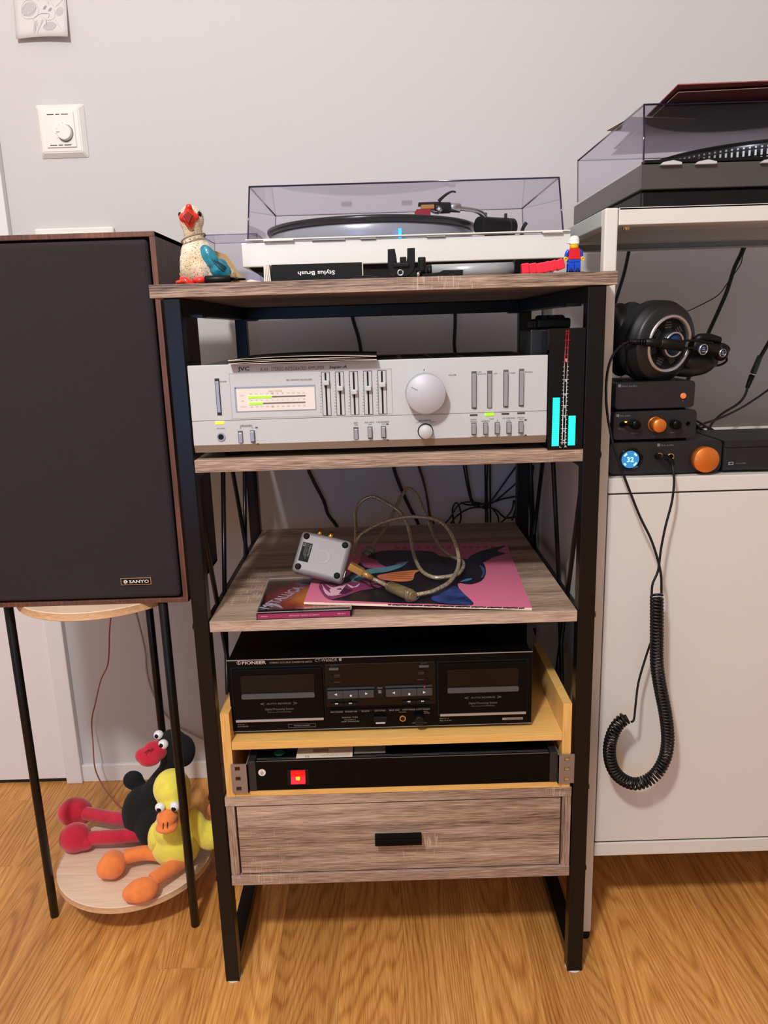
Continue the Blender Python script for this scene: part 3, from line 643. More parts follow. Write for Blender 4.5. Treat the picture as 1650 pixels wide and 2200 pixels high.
# ================================================================== LEVEL METER BESIDE THE AMPLIFIER
T = thing('level_meter', 'tall glossy black audio level meter with glowing cyan bars right of amplifier', 'level meter', (.2245, .02, .7745))
MB().box(.2034, .2465, -.0025, .042, .7745, .9200, .0008).done('case', M_bg, T)
MY = -.0028
M_cy = mat('cyan_led', (40, 255, 215), .4, emit=(20, 250, 205), estr=1.25)
def lbar(xb, yb, xt, yt, wp, n):
    m = MB()
    for i in range(n):
        u = (i+.5)/n; m.prect(xb+(xt-xb)*u, yb+(yt-yb)*u, wp, abs(yb-yt)/n-.7, MY, 0, .0003)
    m.done('level_bar', M_cy, T)
lbar(1192.5, 958.5, 1195.5, 854, 15, 25); lbar(1227.3, 957, 1229.3, 893, 15, 16)
M_wl = mat('white_scale', (220, 222, 220), .5, emit=(200, 205, 205), estr=.25); M_rl = mat('red_scale', (170, 30, 45), .5, emit=(150, 20, 35), estr=.3)
m = MB()
def ln(x0, y0, x1, y1, r=.0004, mi=0): a = py(x0, y0, MY-.0003); b = py(x1, y1, MY-.0003); m.tube([a, b], r, 4, mi, curve=False)
ln(1212.8, 780, 1207.5, 955); ln(1219, 779, 1213.5, 955); ln(1217, 708, 1212.8, 780, .0005, 1); ln(1222, 708, 1219, 780, .0005, 1)
ys = [959, 951, 944, 937, 930, 921, 912, 902, 892, 882, 871, 862, 854, 846, 838, 831, 823, 815, 806, 797, 788]
for i, y in enumerate(ys):
    u = (955-y)/175; xa, xb_ = 1207.6+5.2*u, 1213.4+5.6*u; big = i in (1, 5, 8, 10, 13, 17)
    if y > 955: continue
    if big: ln(xa-4, y+.4, xb_+4, y-.2, .0003)
    else: ln(xa-3, y+.6, xa, y, .0003); ln(xb_, y, xb_+3, y-.6, .0003)
for i, y in enumerate((778, 762, 747, 731, 718, 712)):
    u = (780-y)/72; ln(1212.8+4*u-(4 if i % 3 == 0 else 2), y, 1219+3*u+(4 if i % 3 == 0 else 2), y-.5, .0003, 1)
m.ptext('L', 1202, 958, 1206, 961.5, MY, mi=0); m.ptext('R', 1213, 957, 1217.5, 961, MY, mi=0)
for y, s_ in ((946, '60'), (926, '50'), (895, '30'), (874.5, '20'), (848.5, '10'), (818, '5')): m.ptext(s_, 1209.5+(950-y)*.03, y-1.8, 1213.5+(950-y)*.03, y+1.8, MY, mi=0)
m.ptext('MAX', 1214.5, 770, 1218.5, 778, MY, mi=0)
m.done('scale', [M_wl, M_rl], T)
# black boxes standing behind the meter
T = thing('black_box', 'dark plastic box standing behind the glowing level meter', 'box', (.222, .1, .7745))
MB().box(.1925, .2460, .060, .135, .7745, .9190, .002).done('case', M_dg, T)
T = thing('hand_controller', 'small dark plastic device with ridged top lying above the level meter', 'device', (.235, .12, .92))
b_ = MB().box(.2040, .2475, .075, .130, .9192, .9325, .003, 3).done('case', M_bp, T)
MB().box(.2005, .2120, .080, .125, .9195, .9310, .002).done('side_grip', M_bp, T)
for i in range(3): MB().cyl((.2145+i*.011, .083, .9315), (.2145+i*.011, .12, .9325), .0052, .0048, 14).done('ridge', M_bm, T)

# ================================================================== SHELF THREE: CD, LP, AUDIO INTERFACE, CABLE
SZ = .5622
T = thing('cd_case', 'compact disc case with a red and orange cover lying on middle shelf', 'cd case', (-.108, .073, SZ))
c0x, c1x, c0y, c1y = -.1702, -.0460, .0012, .1405; ch = .0104
Rz = Matrix.Translation((c0x, c0y, 0)) @ Matrix.Rotation(math.radians(1.0), 4, 'Z') @ Matrix.Translation((-c0x, -c0y, 0))
MB().box(c0x+.001, c1x-.001, c0y+.0004, c1y, SZ+.0003, SZ+ch-.0035, .0004, mtx=Rz).done('tray', M_bp, T)
# cover print: painted card with soft colour bands
def art(name, stops, scale, dist, loc=(0, 0, 0)):
    m_ = bpy.data.materials.new(name); m_.use_nodes = True; N = m_.node_tree.nodes; L = m_.node_tree.links; p = N['Principled BSDF']; p.inputs['Roughness'].default_value = .3
    tc = N.new('ShaderNodeTexCoord'); mp = N.new('ShaderNodeMapping'); mp.inputs['Location'].default_value = loc; L.new(tc.outputs['Object'], mp.inputs[0])
    gr = N.new('ShaderNodeTexGradient'); gr.gradient_type = 'SPHERICAL'; mp.inputs['Scale'].default_value = (scale, scale, scale); L.new(mp.outputs[0], gr.inputs[0])
    n = N.new('ShaderNodeTexNoise'); n.inputs['Scale'].default_value = 45; n.inputs['Detail'].default_value = 4; L.new(tc.outputs['Object'], n.inputs[0])
    a = N.new('ShaderNodeMath'); a.operation = 'MULTIPLY_ADD'; a.inputs[1].default_value = dist; L.new(n.outputs[0], a.inputs[0]); L.new(gr.outputs[0], a.inputs[2])
    r = N.new('ShaderNodeValToRGB'); L.new(a.outputs[0], r.inputs[0]); E = r.color_ramp.elements
    E[0].position = stops[0][0]; E[0].color = srgb(stops[0][1]); E[1].position = stops[-1][0]; E[1].color = srgb(stops[-1][1])
    for ps, c in stops[1:-1]: E.new(ps).color = srgb(c)
    L.new(r.outputs[0], p.inputs['Base Color']); return m_
cv = MB().box(c0x+.003, c1x-.002, c0y+.0125, c1y-.002, SZ+ch-.0034, SZ+ch-.0018, mtx=Rz)
cv = cv.done('cover_card', art('cover_sunset', [(.25, (52, 26, 34)), (.42, (120, 24, 34)), (.62, (160, 44, 40)), (.78, (214, 96, 34)), (.95, (250, 160, 40))], 13, .55, (-.010*13, .012*13, 0)), T)
F_ = (Vector((c0x, c0y, SZ+ch-.0017)), Rz.to_3x3() @ Vector((.45, .90, 0)).normalized(), Rz.to_3x3() @ Vector((-.90, .45, 0)).normalized(), Vector((0, 0, 1)))
m = MB(); M_silv = mat('pale_lilac_print', (196, 186, 204), .35)
def onc(u, v, dz=.0002): return Rz @ Vector((c0x+u, c0y+v, SZ+ch-.0018+dz))
m.text('METALLICA', .020, .112, -.006, .010, .0002, frame=F_, bold=True)
for P4 in (((.006, .044), (.013, .036), (.034, .016), (.028, .030)), ((.040, .118), (.052, .106), (.084, .126), (.078, .131))):
    m.bm.faces.new([m.bm.verts.new(onc(a, b)) for a, b in P4])
m.done('cover_lettering', M_silv, cv)
m = MB()
for i in range(8): a = .067+i*.005; m.bm.faces.new([m.bm.verts.new(onc(a+dx, b)) for dx, b in ((0, .0135), (.0042, .0135), (.0036, .018+.003*(i % 3)), (.0006, .0175+.002*(i % 2)))])
m.bm.faces.new([m.bm.verts.new(onc(a, b)) for a, b in ((.072, .022), (.112, .026), (.110, .031), (.076, .030))])
m.done('cover_pale_shapes', mat('cover_pale_pink', (206, 160, 160), .4), cv)
MB().box(c0x+.003, c1x-.003, c0y+.002, c0y+.0120, SZ+ch-.0030, SZ+ch-.0016, mtx=Rz).done('hinge_bar', M_dg, T)
sp = MB().box(c0x+.002, c1x-.002, c0y+.0001, c0y+.0012, SZ+.0012, SZ+.0076, mtx=Rz).done('spine_card', mat('spine_magenta', (150, 42, 88), .4), T)
m = MB(); ys_ = c0y-.0002
m.text('METALLICA * MASTER OF PUPPETS', c0x+.043, c0x+.082, SZ+.0041, SZ+.0056, ys_); m.text('VERTIGO', c0x+.0065, c0x+.0150, SZ+.0041, SZ+.0056, ys_); m.text('838 141-2', c0x+.106, c0x+.116, SZ+.0041, SZ+.0056, ys_+.0018)
m.done('spine_lettering', mat('spine_print', (236, 200, 212), .5), sp)
cl_ = clear('clear_plastic', (.975, .975, .98), .06)
MB().box(c0x, c1x, c0y, c1y+.001, SZ+ch-.0016, SZ+ch-.0002, .0003, mtx=Rz).box(c0x, c0x+.0012, c0y-.0006, c1y, SZ, SZ+ch-.0018, mtx=Rz).box(c1x-.0012, c1x, c0y-.0006, c1y, SZ, SZ+ch-.0018, mtx=Rz).done('clear_lid', cl_, T)
m = MB()
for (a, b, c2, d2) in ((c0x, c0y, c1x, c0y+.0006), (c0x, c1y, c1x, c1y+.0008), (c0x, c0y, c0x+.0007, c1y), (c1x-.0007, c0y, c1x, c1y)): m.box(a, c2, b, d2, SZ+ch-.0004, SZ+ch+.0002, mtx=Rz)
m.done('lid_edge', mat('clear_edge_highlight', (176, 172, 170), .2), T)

# LP sleeve resting on the CD at its left end
T = thing('record_album', 'large pink record album sleeve with dark shapes lying on middle shelf', 'record album', (.05, .16, SZ))
A = Vector((-.1100, .0262, .5762)); B = Vector((.1894, .0066, .5655)); C_ = Vector((.2067, .324, .5655)); D_ = Vector((-.1010, .318, .5730))
def lp(u, v, dz=0): return (A*(1-u)+B*u)*(1-v)+(D_*(1-u)+C_*u)*v + Vector((0, 0, dz))
m = MB(); n = 20; th = .0032
g0 = [[m.bm.verts.new(lp(i/n, j/n)) for j in range(n+1)] for i in range(n+1)]
g1 = [[m.bm.verts.new(lp(i/n, j/n, -th)) for j in range(n+1)] for i in range(n+1)]
for i in range(n):
    for j in range(n): m.bm.faces.new((g0[i][j], g0[i+1][j], g0[i+1][j+1], g0[i][j+1])); m.bm.faces.new((g1[i][j], g1[i][j+1], g1[i+1][j+1], g1[i+1][j]))
for i in range(n):
    for (a, b, c2, d2) in ((g0[i][0], g1[i][0], g1[i+1][0], g0[i+1][0]), (g0[i+1][n], g1[i+1][n], g1[i][n], g0[i][n]), (g0[0][i+1], g1[0][i+1], g1[0][i], g0[0][i]), (g0[n][i], g1[n][i], g1[n][i+1], g0[n][i+1])):
        m.bm.faces.new((a, b, c2, d2)).material_index = 1
M_pink = mat('pink_print', (222, 118, 150), .33, noise=.04, nscale=6)
lpo = m.done('sleeve', [M_pink, M_cream], T)
def shape(name, pts, rgb, h, n2=.25, soft=None):
    """flat print on the sleeve: smoothed outline in sleeve coordinates"""
    P_ = pts; q = []
    for i in range(len(P_)):
        p0, p1, p2, p3 = (Vector(P_[(i+k_) % len(P_)]) for k_ in (-1, 0, 1, 2))
        for k_ in range(4):
            u = k_/4; q.append(.5*((2*p1)+(p2-p0)*u+(2*p0-5*p1+4*p2-p3)*u*u+(3*p1-p0-3*p2+p3)*u**3))
    mm = MB(); mm.bm.faces.new([mm.bm.verts.new(lp(min(.998, max(.002, a.x)), min(.998, max(.002, a.y)), h)) for a in q])
    bmesh.ops.triangulate(mm.bm, faces=mm.bm.faces[:])
    return mm.done(name, mat('print_'+name+'_%d%d%d' % rgb, rgb, .35, noise=n2, nscale=25), lpo)
# abstract stand-in artwork: dark, plum, orange and blue shapes on pink, outlines measured on the sleeve plane
def lpshape(pts, rgb, h, n2=.25, gl=25):
    q = []; P_ = [Vector((a*.3152+640, b*.3152+1130)) for a, b in pts]
    for i in range(len(P_)):
        p0, p1, p2, p3 = (P_[(i+k_) % len(P_)] for k_ in (-1, 0, 1, 2))
        for k_ in range(4):
            u = k_/4; q.append(.5*((2*p1)+(p2-p0)*u+(2*p0-5*p1+4*p2-p3)*u*u+(3*p1-p0-3*p2+p3)*u**3))
    N0 = (B-A).cross(D_-A).normalized(); mm = MB(); vs = []; e1 = B-A; e2 = D_-A
    for a in q:
        d_ = ray(a.x, a.y); t_ = (A-CAM).dot(N0)/d_.dot(N0); q_ = CAM+d_*t_
        for _i in range(3):
            w_ = q_-A; det = e1.x*e2.y-e1.y*e2.x; u = (w_.x*e2.y-w_.y*e2.x)/det; v = (e1.x*w_.y-e1.y*w_.x)/det
            s_ = lp(u, v); t_ += (s_.z-q_.z)/d_.z; q_ = CAM+d_*t_
        vs.append(mm.bm.verts.new(lp(min(.999, u), max(.001, v), h+.0002)))
    mm.bm.faces.new(vs); bmesh.ops.triangulate(mm.bm, faces=mm.bm.faces[:])
    return mm.done('print_shape', mat('print_%d_%d_%d' % rgb, rgb, .35, noise=n2, nscale=gl), lpo)
lpshape([(180, 395), (330, 350), (420, 250), (560, 180), (880, 188), (960, 222), (1100, 240), (1240, 262), (1272, 330), (1245, 385), (1170, 408), (1085, 402), (1120, 470), (1190, 540), (900, 532), (720, 528), (360, 512), (210, 500), (152, 430)], (26, 22, 30), .0002)
lpshape([(1150, 235), (1240, 192), (1398, 162), (1345, 196), (1400, 212), (1320, 235), (1250, 268), (1160, 280)], (24, 20, 26), .0002)
lpshape([(430, 205), (520, 240), (640, 262), (735, 252), (600, 285), (480, 295), (425, 260)], (170, 84, 116), .0004, .15)
lpshape([(540, 250), (640, 238), (662, 272), (590, 284)], (46, 28, 44), .0006)
lpshape([(365, 345), (480, 302), (600, 288), (700, 265), (748, 250), (700, 290), (600, 322), (500, 334), (400, 388), (358, 375)], (92, 142, 158), .0006, .15)
lpshape([(540, 345), (620, 330), (720, 318), (830, 312), (790, 335), (775, 378), (700, 388), (600, 378), (550, 365)], (226, 132, 86), .0006, .25)
for k_ in range(4): lpshape([(600, 338+k_*11), (700, 330+k_*12), (785, 330+k_*13), (700, 334+k_*12)], (150, 74, 46), .0008)
lpshape([(150, 392), (146, 432), (205, 500), (300, 488), (420, 448), (560, 424), (600, 402), (570, 372), (480, 358), (330, 388), (240, 398), (180, 385)], (134, 56, 100), .0006, .2)
for pts in ([(160, 400), (215, 470), (235, 486), (190, 450)], [(180, 395), (240, 425), (330, 395), (250, 440)], [(215, 440), (260, 480), (330, 400), (275, 420)], [(330, 400), (370, 430), (420, 395), (395, 425)], [(170, 425), (205, 480), (300, 470), (235, 470)], [(430, 375), (500, 395), (560, 380), (500, 405)]):
    lpshape(pts, (226, 178, 196), .0009, .05)
for pts in ([(250, 410), (300, 470), (380, 440), (320, 452)], [(440, 390), (520, 420), (580, 405), (500, 425)]): lpshape(pts, (78, 30, 60), .0009, .05)
lpshape([(905, 500), (985, 445), (1060, 418), (1130, 470), (1188, 538), (1000, 532)], (40, 62, 116), .0006, .6, 60)
lpshape([(1100, 392), (1150, 372), (1182, 374), (1150, 388)], (64, 122, 160), .0006, .1)
lpshape([(1225, 285), (1262, 310), (1262, 350), (1240, 372), (1250, 330)], (44, 86, 130), .0006, .1)
lpshape([(725, 500), (770, 512), (830, 488), (790, 520), (740, 520)], (196, 214, 226), .0006, .1)
m = MB(); o_ = lp(.42, .90, .0005); uu = (lp(1, .9)-lp(0, .9)).normalized(); vv = (lp(.5, 1)-lp(.5, 0)).normalized()
for i in range(14): m.c(lp(.40+i*.040, .905, .0004), .007, .008, .0003)
m.done('embossed_marks', mat('print_rose', (176, 84, 112), .4), lpo)
m = MB()
for i in range(26):
    a = .38+i*.023; m.c(lp(a, 0, -.0006)+Vector((0, -.0002, 0)), .0045+.003*(i % 3), .0006, .0012)
m.done('worn_spine', M_bm, lpo)

# USB audio interface standing on its corner, underside towards the viewer
T = thing('audio_interface', 'small silver audio box tipped on its corner with black rubber feet', 'audio interface', (-.05, .12, .5695))
n_ = Vector((-.02, -.86, .50)).normalized(); u_ = Vector((.93, .08, -.345)); u_ = (u_-n_*u_.dot(n_)).normalized(); v_ = n_.cross(u_).normalized()
if v_.z < 0: v_ = -v_
BW, BH, BD = .0735, .0610, .023
ctr = py(691, 1194, .098)
BM = Matrix((u_, v_, n_)).transposed().to_4x4(); BM.translation = ctr
def lbx(x0, x1, y0, y1, z0, z1, bev): return MB().box(x0, x1, y0, y1, z0, z1, bev, 4, mtx=BM)
lbx(-BW/2, BW/2, -BH/2, BH/2, -BD, 0, .0058).done('case', mat('silver_paint', (134, 128, 128), .5, .15), T)
for a in (-1, 1):
    for b in (-1, 1): MB().ball((a*(BW/2-.0085), b*(BH/2-.0080), .0), .0046, .0046, .0028, mtx=BM, seg=16).done('rubber_foot', M_bm, T)
MB().lathe([(0, -.0008), (.006, -.0004), (.0095, .0001), (.0104, .0001)], BM @ Matrix.Translation((.002, -.001, .0003)), 32, cap=False).done('thumb_dimple', mat('silver_dimple', (142, 136, 136), .5, .15), T)
st = MB().box(-.0305, -.0165, -.0140, .0135, 0, .0003, mtx=BM).done('type_label', M_bm, T)
m = MB(); F_ = (ctr+n_*.0005, -v_, u_, n_)
m.text('TERRATEC', -.0120, .0060, -.0200, -.0180, 0, frame=F_, mi=0); m.text('CE', -.012, -.0075, -.0295, -.0265, 0, frame=F_)
for i in range(4): m.text('Phono PreAmp Studio USB'[:22-i*3], -.0120, .010-i*.002, -.0222-i*.0014, -.0214-i*.0014, 0, frame=F_)
m.done('label_print', M_wink, st)
for a, rc in ((-.0135, (196, 44, 44)), (.0030, (30, 28, 28))):
    j = MB().cyl(BM @ Vector((a, BH/2-.001, -.012)), BM @ Vector((a, BH/2+.0075, -.012)), .0042, seg=20, bev=.0005).done('phono_socket', M_gold, T)
    MB().cyl(BM @ Vector((a, BH/2+.005, -.012)), BM @ Vector((a, BH/2+.0085, -.012)), .0034, seg=18, bev=.0004).done('socket_insert', mat('socket_%d' % rc[0], rc, .5), j)
MB().box(BW/2-.0005, BW/2+.0006, -.022, -.012, -.018, -.008, mtx=BM).done('usb_socket', M_chrome, T)
# braided translucent USB cable with ferrite
M_braid = mat('braided_cable', (190, 176, 146), .28, .45, noise=.5, nscale=420)
M_smoke = mat('smoky_translucent', (112, 98, 70), .2, noise=.15, nscale=60, coat=.3)
T = thing('usb_cable', 'smoky gold braided usb cable looping over the pink record album', 'cable', (.06, .15, .57))
def pth(L_, zm=.5785):
    o_ = []
    for a, b, c_ in L_:
        q = py(a, b, c_); o_.append(q if q.z >= zm else pz(a, b, zm))
    return o_
m = MB(); r_ = .0030
m.tube(pth([(800, 1243, .092), (815, 1250, .09), (838, 1262, .088)]), r_, 8)
m.tube(pth([(884, 1278, .085), (905, 1276, .085), (935, 1268, .09), (968, 1248, .11), (985, 1215, .14), (982, 1180, .17), (965, 1140, .20), (940, 1118, .22), (905, 1111, .24), (870, 1111, .25), (830, 1120, .26), (795, 1136, .27), (772, 1152, .27), (764, 1172, .26), (760, 1192, .255)]), r_, 8)
m.tube(pth([(764, 1172, .27), (765, 1130, .30), (764, 1100, .32), (775, 1078, .33), (800, 1067, .33), (830, 1080, .32), (860, 1100, .29), (875, 1125, .27), (884, 1165, .24), (890, 1195, .21), (905, 1225, .17), (930, 1240, .15), (960, 1239, .15), (985, 1232, .155), (996, 1215, .17), (990, 1203, .185), (972, 1196, .21), (950, 1180, .25), (934, 1155, .30), (922, 1125, .33), (908, 1090, .35), (895, 1062, .37), (878, 1049, .38), (866, 1060, .37), (850, 1090, .35), (830, 1130, .32), (810, 1160, .29), (795, 1182, .265)]), r_, 8)
m.done('cord', M_braid, T)
a, b = py(753, 1216, .096), py(783, 1232, .094); d_ = (b-a).normalized()
m = MB(); mm_ = axis_m(a, d_); m.box(-.0055, .0055, -.005, .005, -.002, .020, .0012, mtx=mm_); m.cyl(a+d_*.019, py(800, 1243, .092), .0052, .0038, 14)
m.done('plug', mat('gold_translucent', (190, 140, 76), .2, .45, coat=.3), T)
m = MB(); a, b = pth([(838, 1261, .11), (884, 1279, .10)], .5825); m.cyl(a, b, .0080, seg=24, bev=.0018)
m.cyl(a-(b-a)*.06, a, .0066, seg=20).cyl(b, b+(b-a)*.10, .0068, seg=20, bev=.001).cyl(a+(b-a)*.86, a+(b-a)*.90, .0082, seg=20)
m.done('ferrite', M_smoke, T)
m = MB(); a = py(797, 1180, .265); m.cyl(a, a+Vector((-.004, -.006, -.005)), .0085, .0092, 20, bev=.001); m.cyl(a+Vector((-.004, -.006, -.005)), a+Vector((-.011, -.012, -.008)), .0080, seg=20, bev=.001)
m.done('plug', mat('grey_translucent', (120, 120, 112), .2, coat=.3), T)
m = MB().tube(pth([(800, 1243, .104), (795, 1250, .10), (805, 1262, .094), (830, 1268, .09)]), .0008, 5).done('cable_tie', M_cable, T)

# ================================================================== PINE BOX, CASSETTE DECK, POWER STRIP
T = thing('pine_stand', 'open light pine box holding the black cassette deck above the drawer', 'stand', (.009, .1, .3045))
PY1 = .205
def sideboard(x0, x1): return MB().prism([(0.0005, .3050), (PY1, .3050), (PY1, .4305), (.0005, .4305)], x0, x1, 0, 'YZ')
sideboard(-.2278, -.2160).done('side_board', M_pinev, T); sideboard(.2322, .2440).done('side_board', M_pinev, T)
MB().box(-.2158, .2320, .0012, PY1, .3762, .3875, .0003).done('shelf_board', M_pine, T)
MB().box(-.2158, .2320, .0008, PY1, .3050, .3135, .0003).done('base_board', M_pine, T)
T = thing('cassette_deck', 'black double cassette deck with two tape doors on pine shelf', 'cassette deck', (-.012, .15, .3875))
DY = .02; DX0, DX1, DZ0, DZ1 = -.2175, .1938, .3925, .4995
MB().box(DX0+.002, DX1-.002, DY+.008, .290, DZ0+.001, DZ1-.001, .0008).done('case', M_bps, T)
MB().box(DX0, DX1, DY, DY+.010, DZ0, DZ1, .0012, 2).done('front_panel', M_bps, T)
MB().box(DX0, DX1, DY-.0006, DY+.001, DZ1-.0017, DZ1-.0006).box(DX0, DX1, DY-.0004, DY+.001, DZ0+.0004, DZ0+.0010).done('edge_strip', mat('grey_satin_strip', (176, 176, 180), .25, .6), T)
for xx in (-.19, .165): MB().cyl((xx, .05, .3875), (xx, .05, .3935), .011, seg=16).done('foot', M_bp, T)
M_dk = mat('deck_window', (7, 6, 7), .15, spec=.3); M_grl = mat('deck_grey_lip', (74, 74, 76), .35); M_db = mat('deck_button', (56, 58, 62), .35)
for tag_, (xa, xb, ya_, yb_) in (('l', (498, 695, 1437.5, 1546)), ('r', (940, 1130, 1417, 1531))):
    a = py(xa, ya_, DY); b = py(xb, yb_, DY); X0, X1, Z1, Z0 = a.x, b.x, max(a.z, b.z), min(a.z, b.z)
    if tag_ == 'l': X0, X1, Z0, Z1 = -.2112, -.0895, .4100, .4865
    else: X0, X1, Z0, Z1 = .0670, .1860, .4100, .4865
    MB().box(X0-.0018, X1+.0018, DY-.0006, DY, Z0-.002, Z1+.002).done('door_frame', M_bm, T)
    d_ = MB().box(X0, X1, DY-.0045, DY, Z0, Z1, .001).done('tape_door', M_bps, T)
    w0, w1 = X0+.0115, X1-.0115
    MB().rrect(w0, w1, Z1-.0420, Z1-.0085, DY-.0052, DY-.0040, .003).done('window', M_dk, d_)
    MB().rrect(w0, w1, Z1-.0420, Z1-.0350, DY-.0075, DY-.0044, .002).done('window_lip', M_grl, d_)
    MB().box(X0+.001, X1-.001, DY-.0062, DY-.004, Z0-.0002, Z0+.0030, .0003).done('door_strip', mat('satin_silver_strip', (190, 188, 186), .22, .7), d_)
    m = MB(); cx_ = (X0+X1)/2
    m.text('AUTO REVERSE', cx_-.0165, cx_+.0165, Z1-.0520, Z1-.0495, DY-.0048)
    m.text('<', cx_-.025, cx_-.0195, Z1-.0526, Z1-.0489, DY-.0048); m.text('>', cx_+.0195, cx_+.025, Z1-.0526, Z1-.0489, DY-.0048)
    m.text('Digital Processing System', cx_-.0195, cx_+.0195, Z1-.0612, Z1-.0572, DY-.0048, italic=.3); m.text('20bit A/D D/A CONVERTERS', cx_-.016, cx_+.016, Z1-.0640, Z1-.0627, DY-.0048)
    m.done('door_lettering', mat('dim_print', (110, 106, 100), .6), d_)
dsp = MB().box(-.0855, .0615, DY-.0012, DY, .4265, .4885, .0005).done('display_window', mat('deck_display', (8, 4, 6), .15, spec=.3), T)
m = MB(); m.box(-.0858, .0618, DY-.0014, DY, .4884, .4888).box(-.0858, -.0854, DY-.0014, DY, .4265, .4888).box(.0614, .0618, DY-.0014, DY, .4265, .4888); m.done('display_edge', M_dg, dsp)
for pts in (((702, 1495), (738, 1494), (770, 1493)), ((843, 1488), (878, 1487), (912, 1486))):
    for i, (x, y) in enumerate(pts): MB().prect(x if i < 3 else x, y-.5, 33, 16.5, DY, .0005, .0048, .0009).done('transport_button', M_db, T) if False else None
def dbtn(x, y, wp, hp, nm='button', mt=None, d1=.0045): return MB().prect(x, y, wp, hp, DY, .0004, d1, .0006).done(nm, mt or M_db, T)
for x, y in ((720.5, 1488.6), (753.5, 1487.4), (787, 1486.2), (845.5, 1484.2), (878.5, 1483), (912, 1481.8)): dbtn(x, y+2, 33, 17, 'transport_button')
for x, y in ((754, 1476.5), (877.5, 1472.5)): MB().prect(x, y, 101, 2.6, DY, .001, .004).done('button_ridge', M_db, T)
for x, y in ((724.5, 1511.5), (754, 1510.5), (879.5, 1506), (909, 1505)): dbtn(x, y, 29, 6, 'search_button', M_bp)
for i in range(7): dbtn(724+i*30.8, 1526.6-i*1.02, 29.5, 5, 'mode_button', M_bp, .003)
for x, y in ((717.5, 1435.5), (910.5, 1429.6)): dbtn(x, y, 21, 4.5, 'eject_button', M_grl)
for x, y in ((712.5, 1450.2), (712.5, 1464), (917, 1443.8), (917, 1458.4)): MB().pdisc(x, y, 2.6, DY, .001, .003, seg=14).done('small_button', M_bp, T)
dbtn(817, 1543, 29, 13, 'flex_button', M_bp); MB().prect(817.5, 1549.5, 20, 2, DY, .0044, .0055).done('flex_lamp_strip', mat('satin_white_strip', (214, 212, 208), .3), T)
fr_ = MB().prect(816, 1485.5, 19, 27, DY, .001, .0018, .0004).done('digital_badge', M_bm, T)
MB().prect(816, 1484.6, 7, 7.5, DY, .0018, .0024).done('badge_square', mat('badge_taupe', (108, 98, 92), .5), fr_)
j = MB().pdisc(865, 1541.5, 6.8, DY, 0, .0035, seg=24).done('phones_ring', M_gold, T); MB().pdisc(865, 1541.5, 4.6, DY, .0034, .0037).done('phones_hole', M_bm, j)
MB().pdisc(900.5, 1542, 10.5, DY, 0, .011, seg=30, bev=.001).done('record_level_knob', M_bp, T)
m = MB()
m.ptext('PIONEER', 519.5, 1419.5, 571.5, 1427.5, DY, bold=True); m.ptext('CT-W606DR', 677, 1414.5, 724.5, 1421.5, DY, mi=1); m.prect(731, 1417, 5.5, 5.5, DY, .0001, .0005, mi=1)
c_ = py(513, 1424, DY); m.lathe([(.0022, 0), (.0027, 0)], axis_m((c_.x, DY-.0004, c_.z), (0, -1, 0)), 20, cap=False); m.prect(513, 1424, 1.4, 7, DY, .0002, .0006)
m.ptext('STEREO DOUBLE CASSETTE DECK', 579, 1420.5, 671, 1424.4, DY, mi=1)
m.ptext('DECK 1', 511, 1555, 530, 1557.8, DY, mi=1); m.ptext('PLAYBACK', 511, 1559.5, 534, 1562, DY, mi=1); m.ptext('DECK 2', 945, 1541.5, 964, 1544.5, DY, mi=1); m.ptext('REC & PLAY', 945, 1546.2, 970, 1549, DY, mi=1)
m.ptext('CD-DECK SYNCHRO', 632, 1556.8, 666, 1560, DY, mi=1)
for (x, y, w2, h2) in ((649, 1555, 59, .8), (649, 1562, 59, .8), (619.8, 1558.5, .8, 7), (678.2, 1558.5, .8, 7), (816, 1504, 79, .7), (816, 1514, 79, .7), (777, 1509, .7, 10), (855, 1509, .7, 10)): m.prect(x, y, w2, h2, DY, .0001, .0005, mi=2)
m.ptext('SUPER AUTO BLE XD', 790, 1507.2, 843.5, 1510.3, DY, mi=1); m.ptext('DIGITAL FLEX', 735, 1539.4, 769, 1542.6, DY, mi=1); m.ptext('FREQUENCY', 740, 1545, 764.5, 1547.4, DY, mi=1); m.ptext('LEVEL EXPANDER', 733.5, 1548.4, 772, 1551, DY, mi=1)
m.ptext('PHONES', 857, 1528.6, 873, 1530.6, DY, mi=1); m.ptext('REC', 911, 1527, 919, 1529, DY, mi=1); m.ptext('LEVEL', 911, 1530.4, 924, 1532.6, DY, mi=1); m.ptext('MIN', 886, 1552, 893, 1554, DY, mi=1); m.ptext('MAX', 908, 1551.4, 917, 1553.6, DY, mi=1)
m.ptext('Digital', 810.5, 1474.6, 822, 1478.6, DY, mi=1, lift=.0022, italic=.3)
m.ptext('EJECT', 710, 1428.6, 724, 1431, DY, mi=2, lift=.0016); m.ptext('EJECT', 903, 1422.6, 917, 1425, DY, mi=2, lift=.0016)
m.ptext('TAPE', 718, 1448.5, 730, 1450.6, DY, mi=2, lift=.0016); m.ptext('COUNT', 718, 1452, 731, 1454, DY, mi=2, lift=.0016); m.ptext('RESET', 718, 1463.4, 731, 1465.6, DY, mi=2, lift=.0016)
m.ptext('TAPE', 899, 1442.5, 911, 1444.5, DY, mi=2, lift=.0016); m.ptext('COUNT', 898, 1445.8, 911, 1447.8, DY, mi=2, lift=.0016); m.ptext('RESET', 897, 1458, 911, 1460, DY, mi=2, lift=.0016)
for i, s_ in enumerate(('REV MODE', 'DOLBY NR', 'FLEX', 'CD SYNC', 'BLE XD', 'COPY MODE', 'COPY START')):
    w2 = 4+len(s_)*1.1; m.ptext(s_, 724+i*30.8-w2, 1526-i*1.02, 724+i*30.8+w2, 1529-i*1.02, DY, mi=1, lift=.0033)
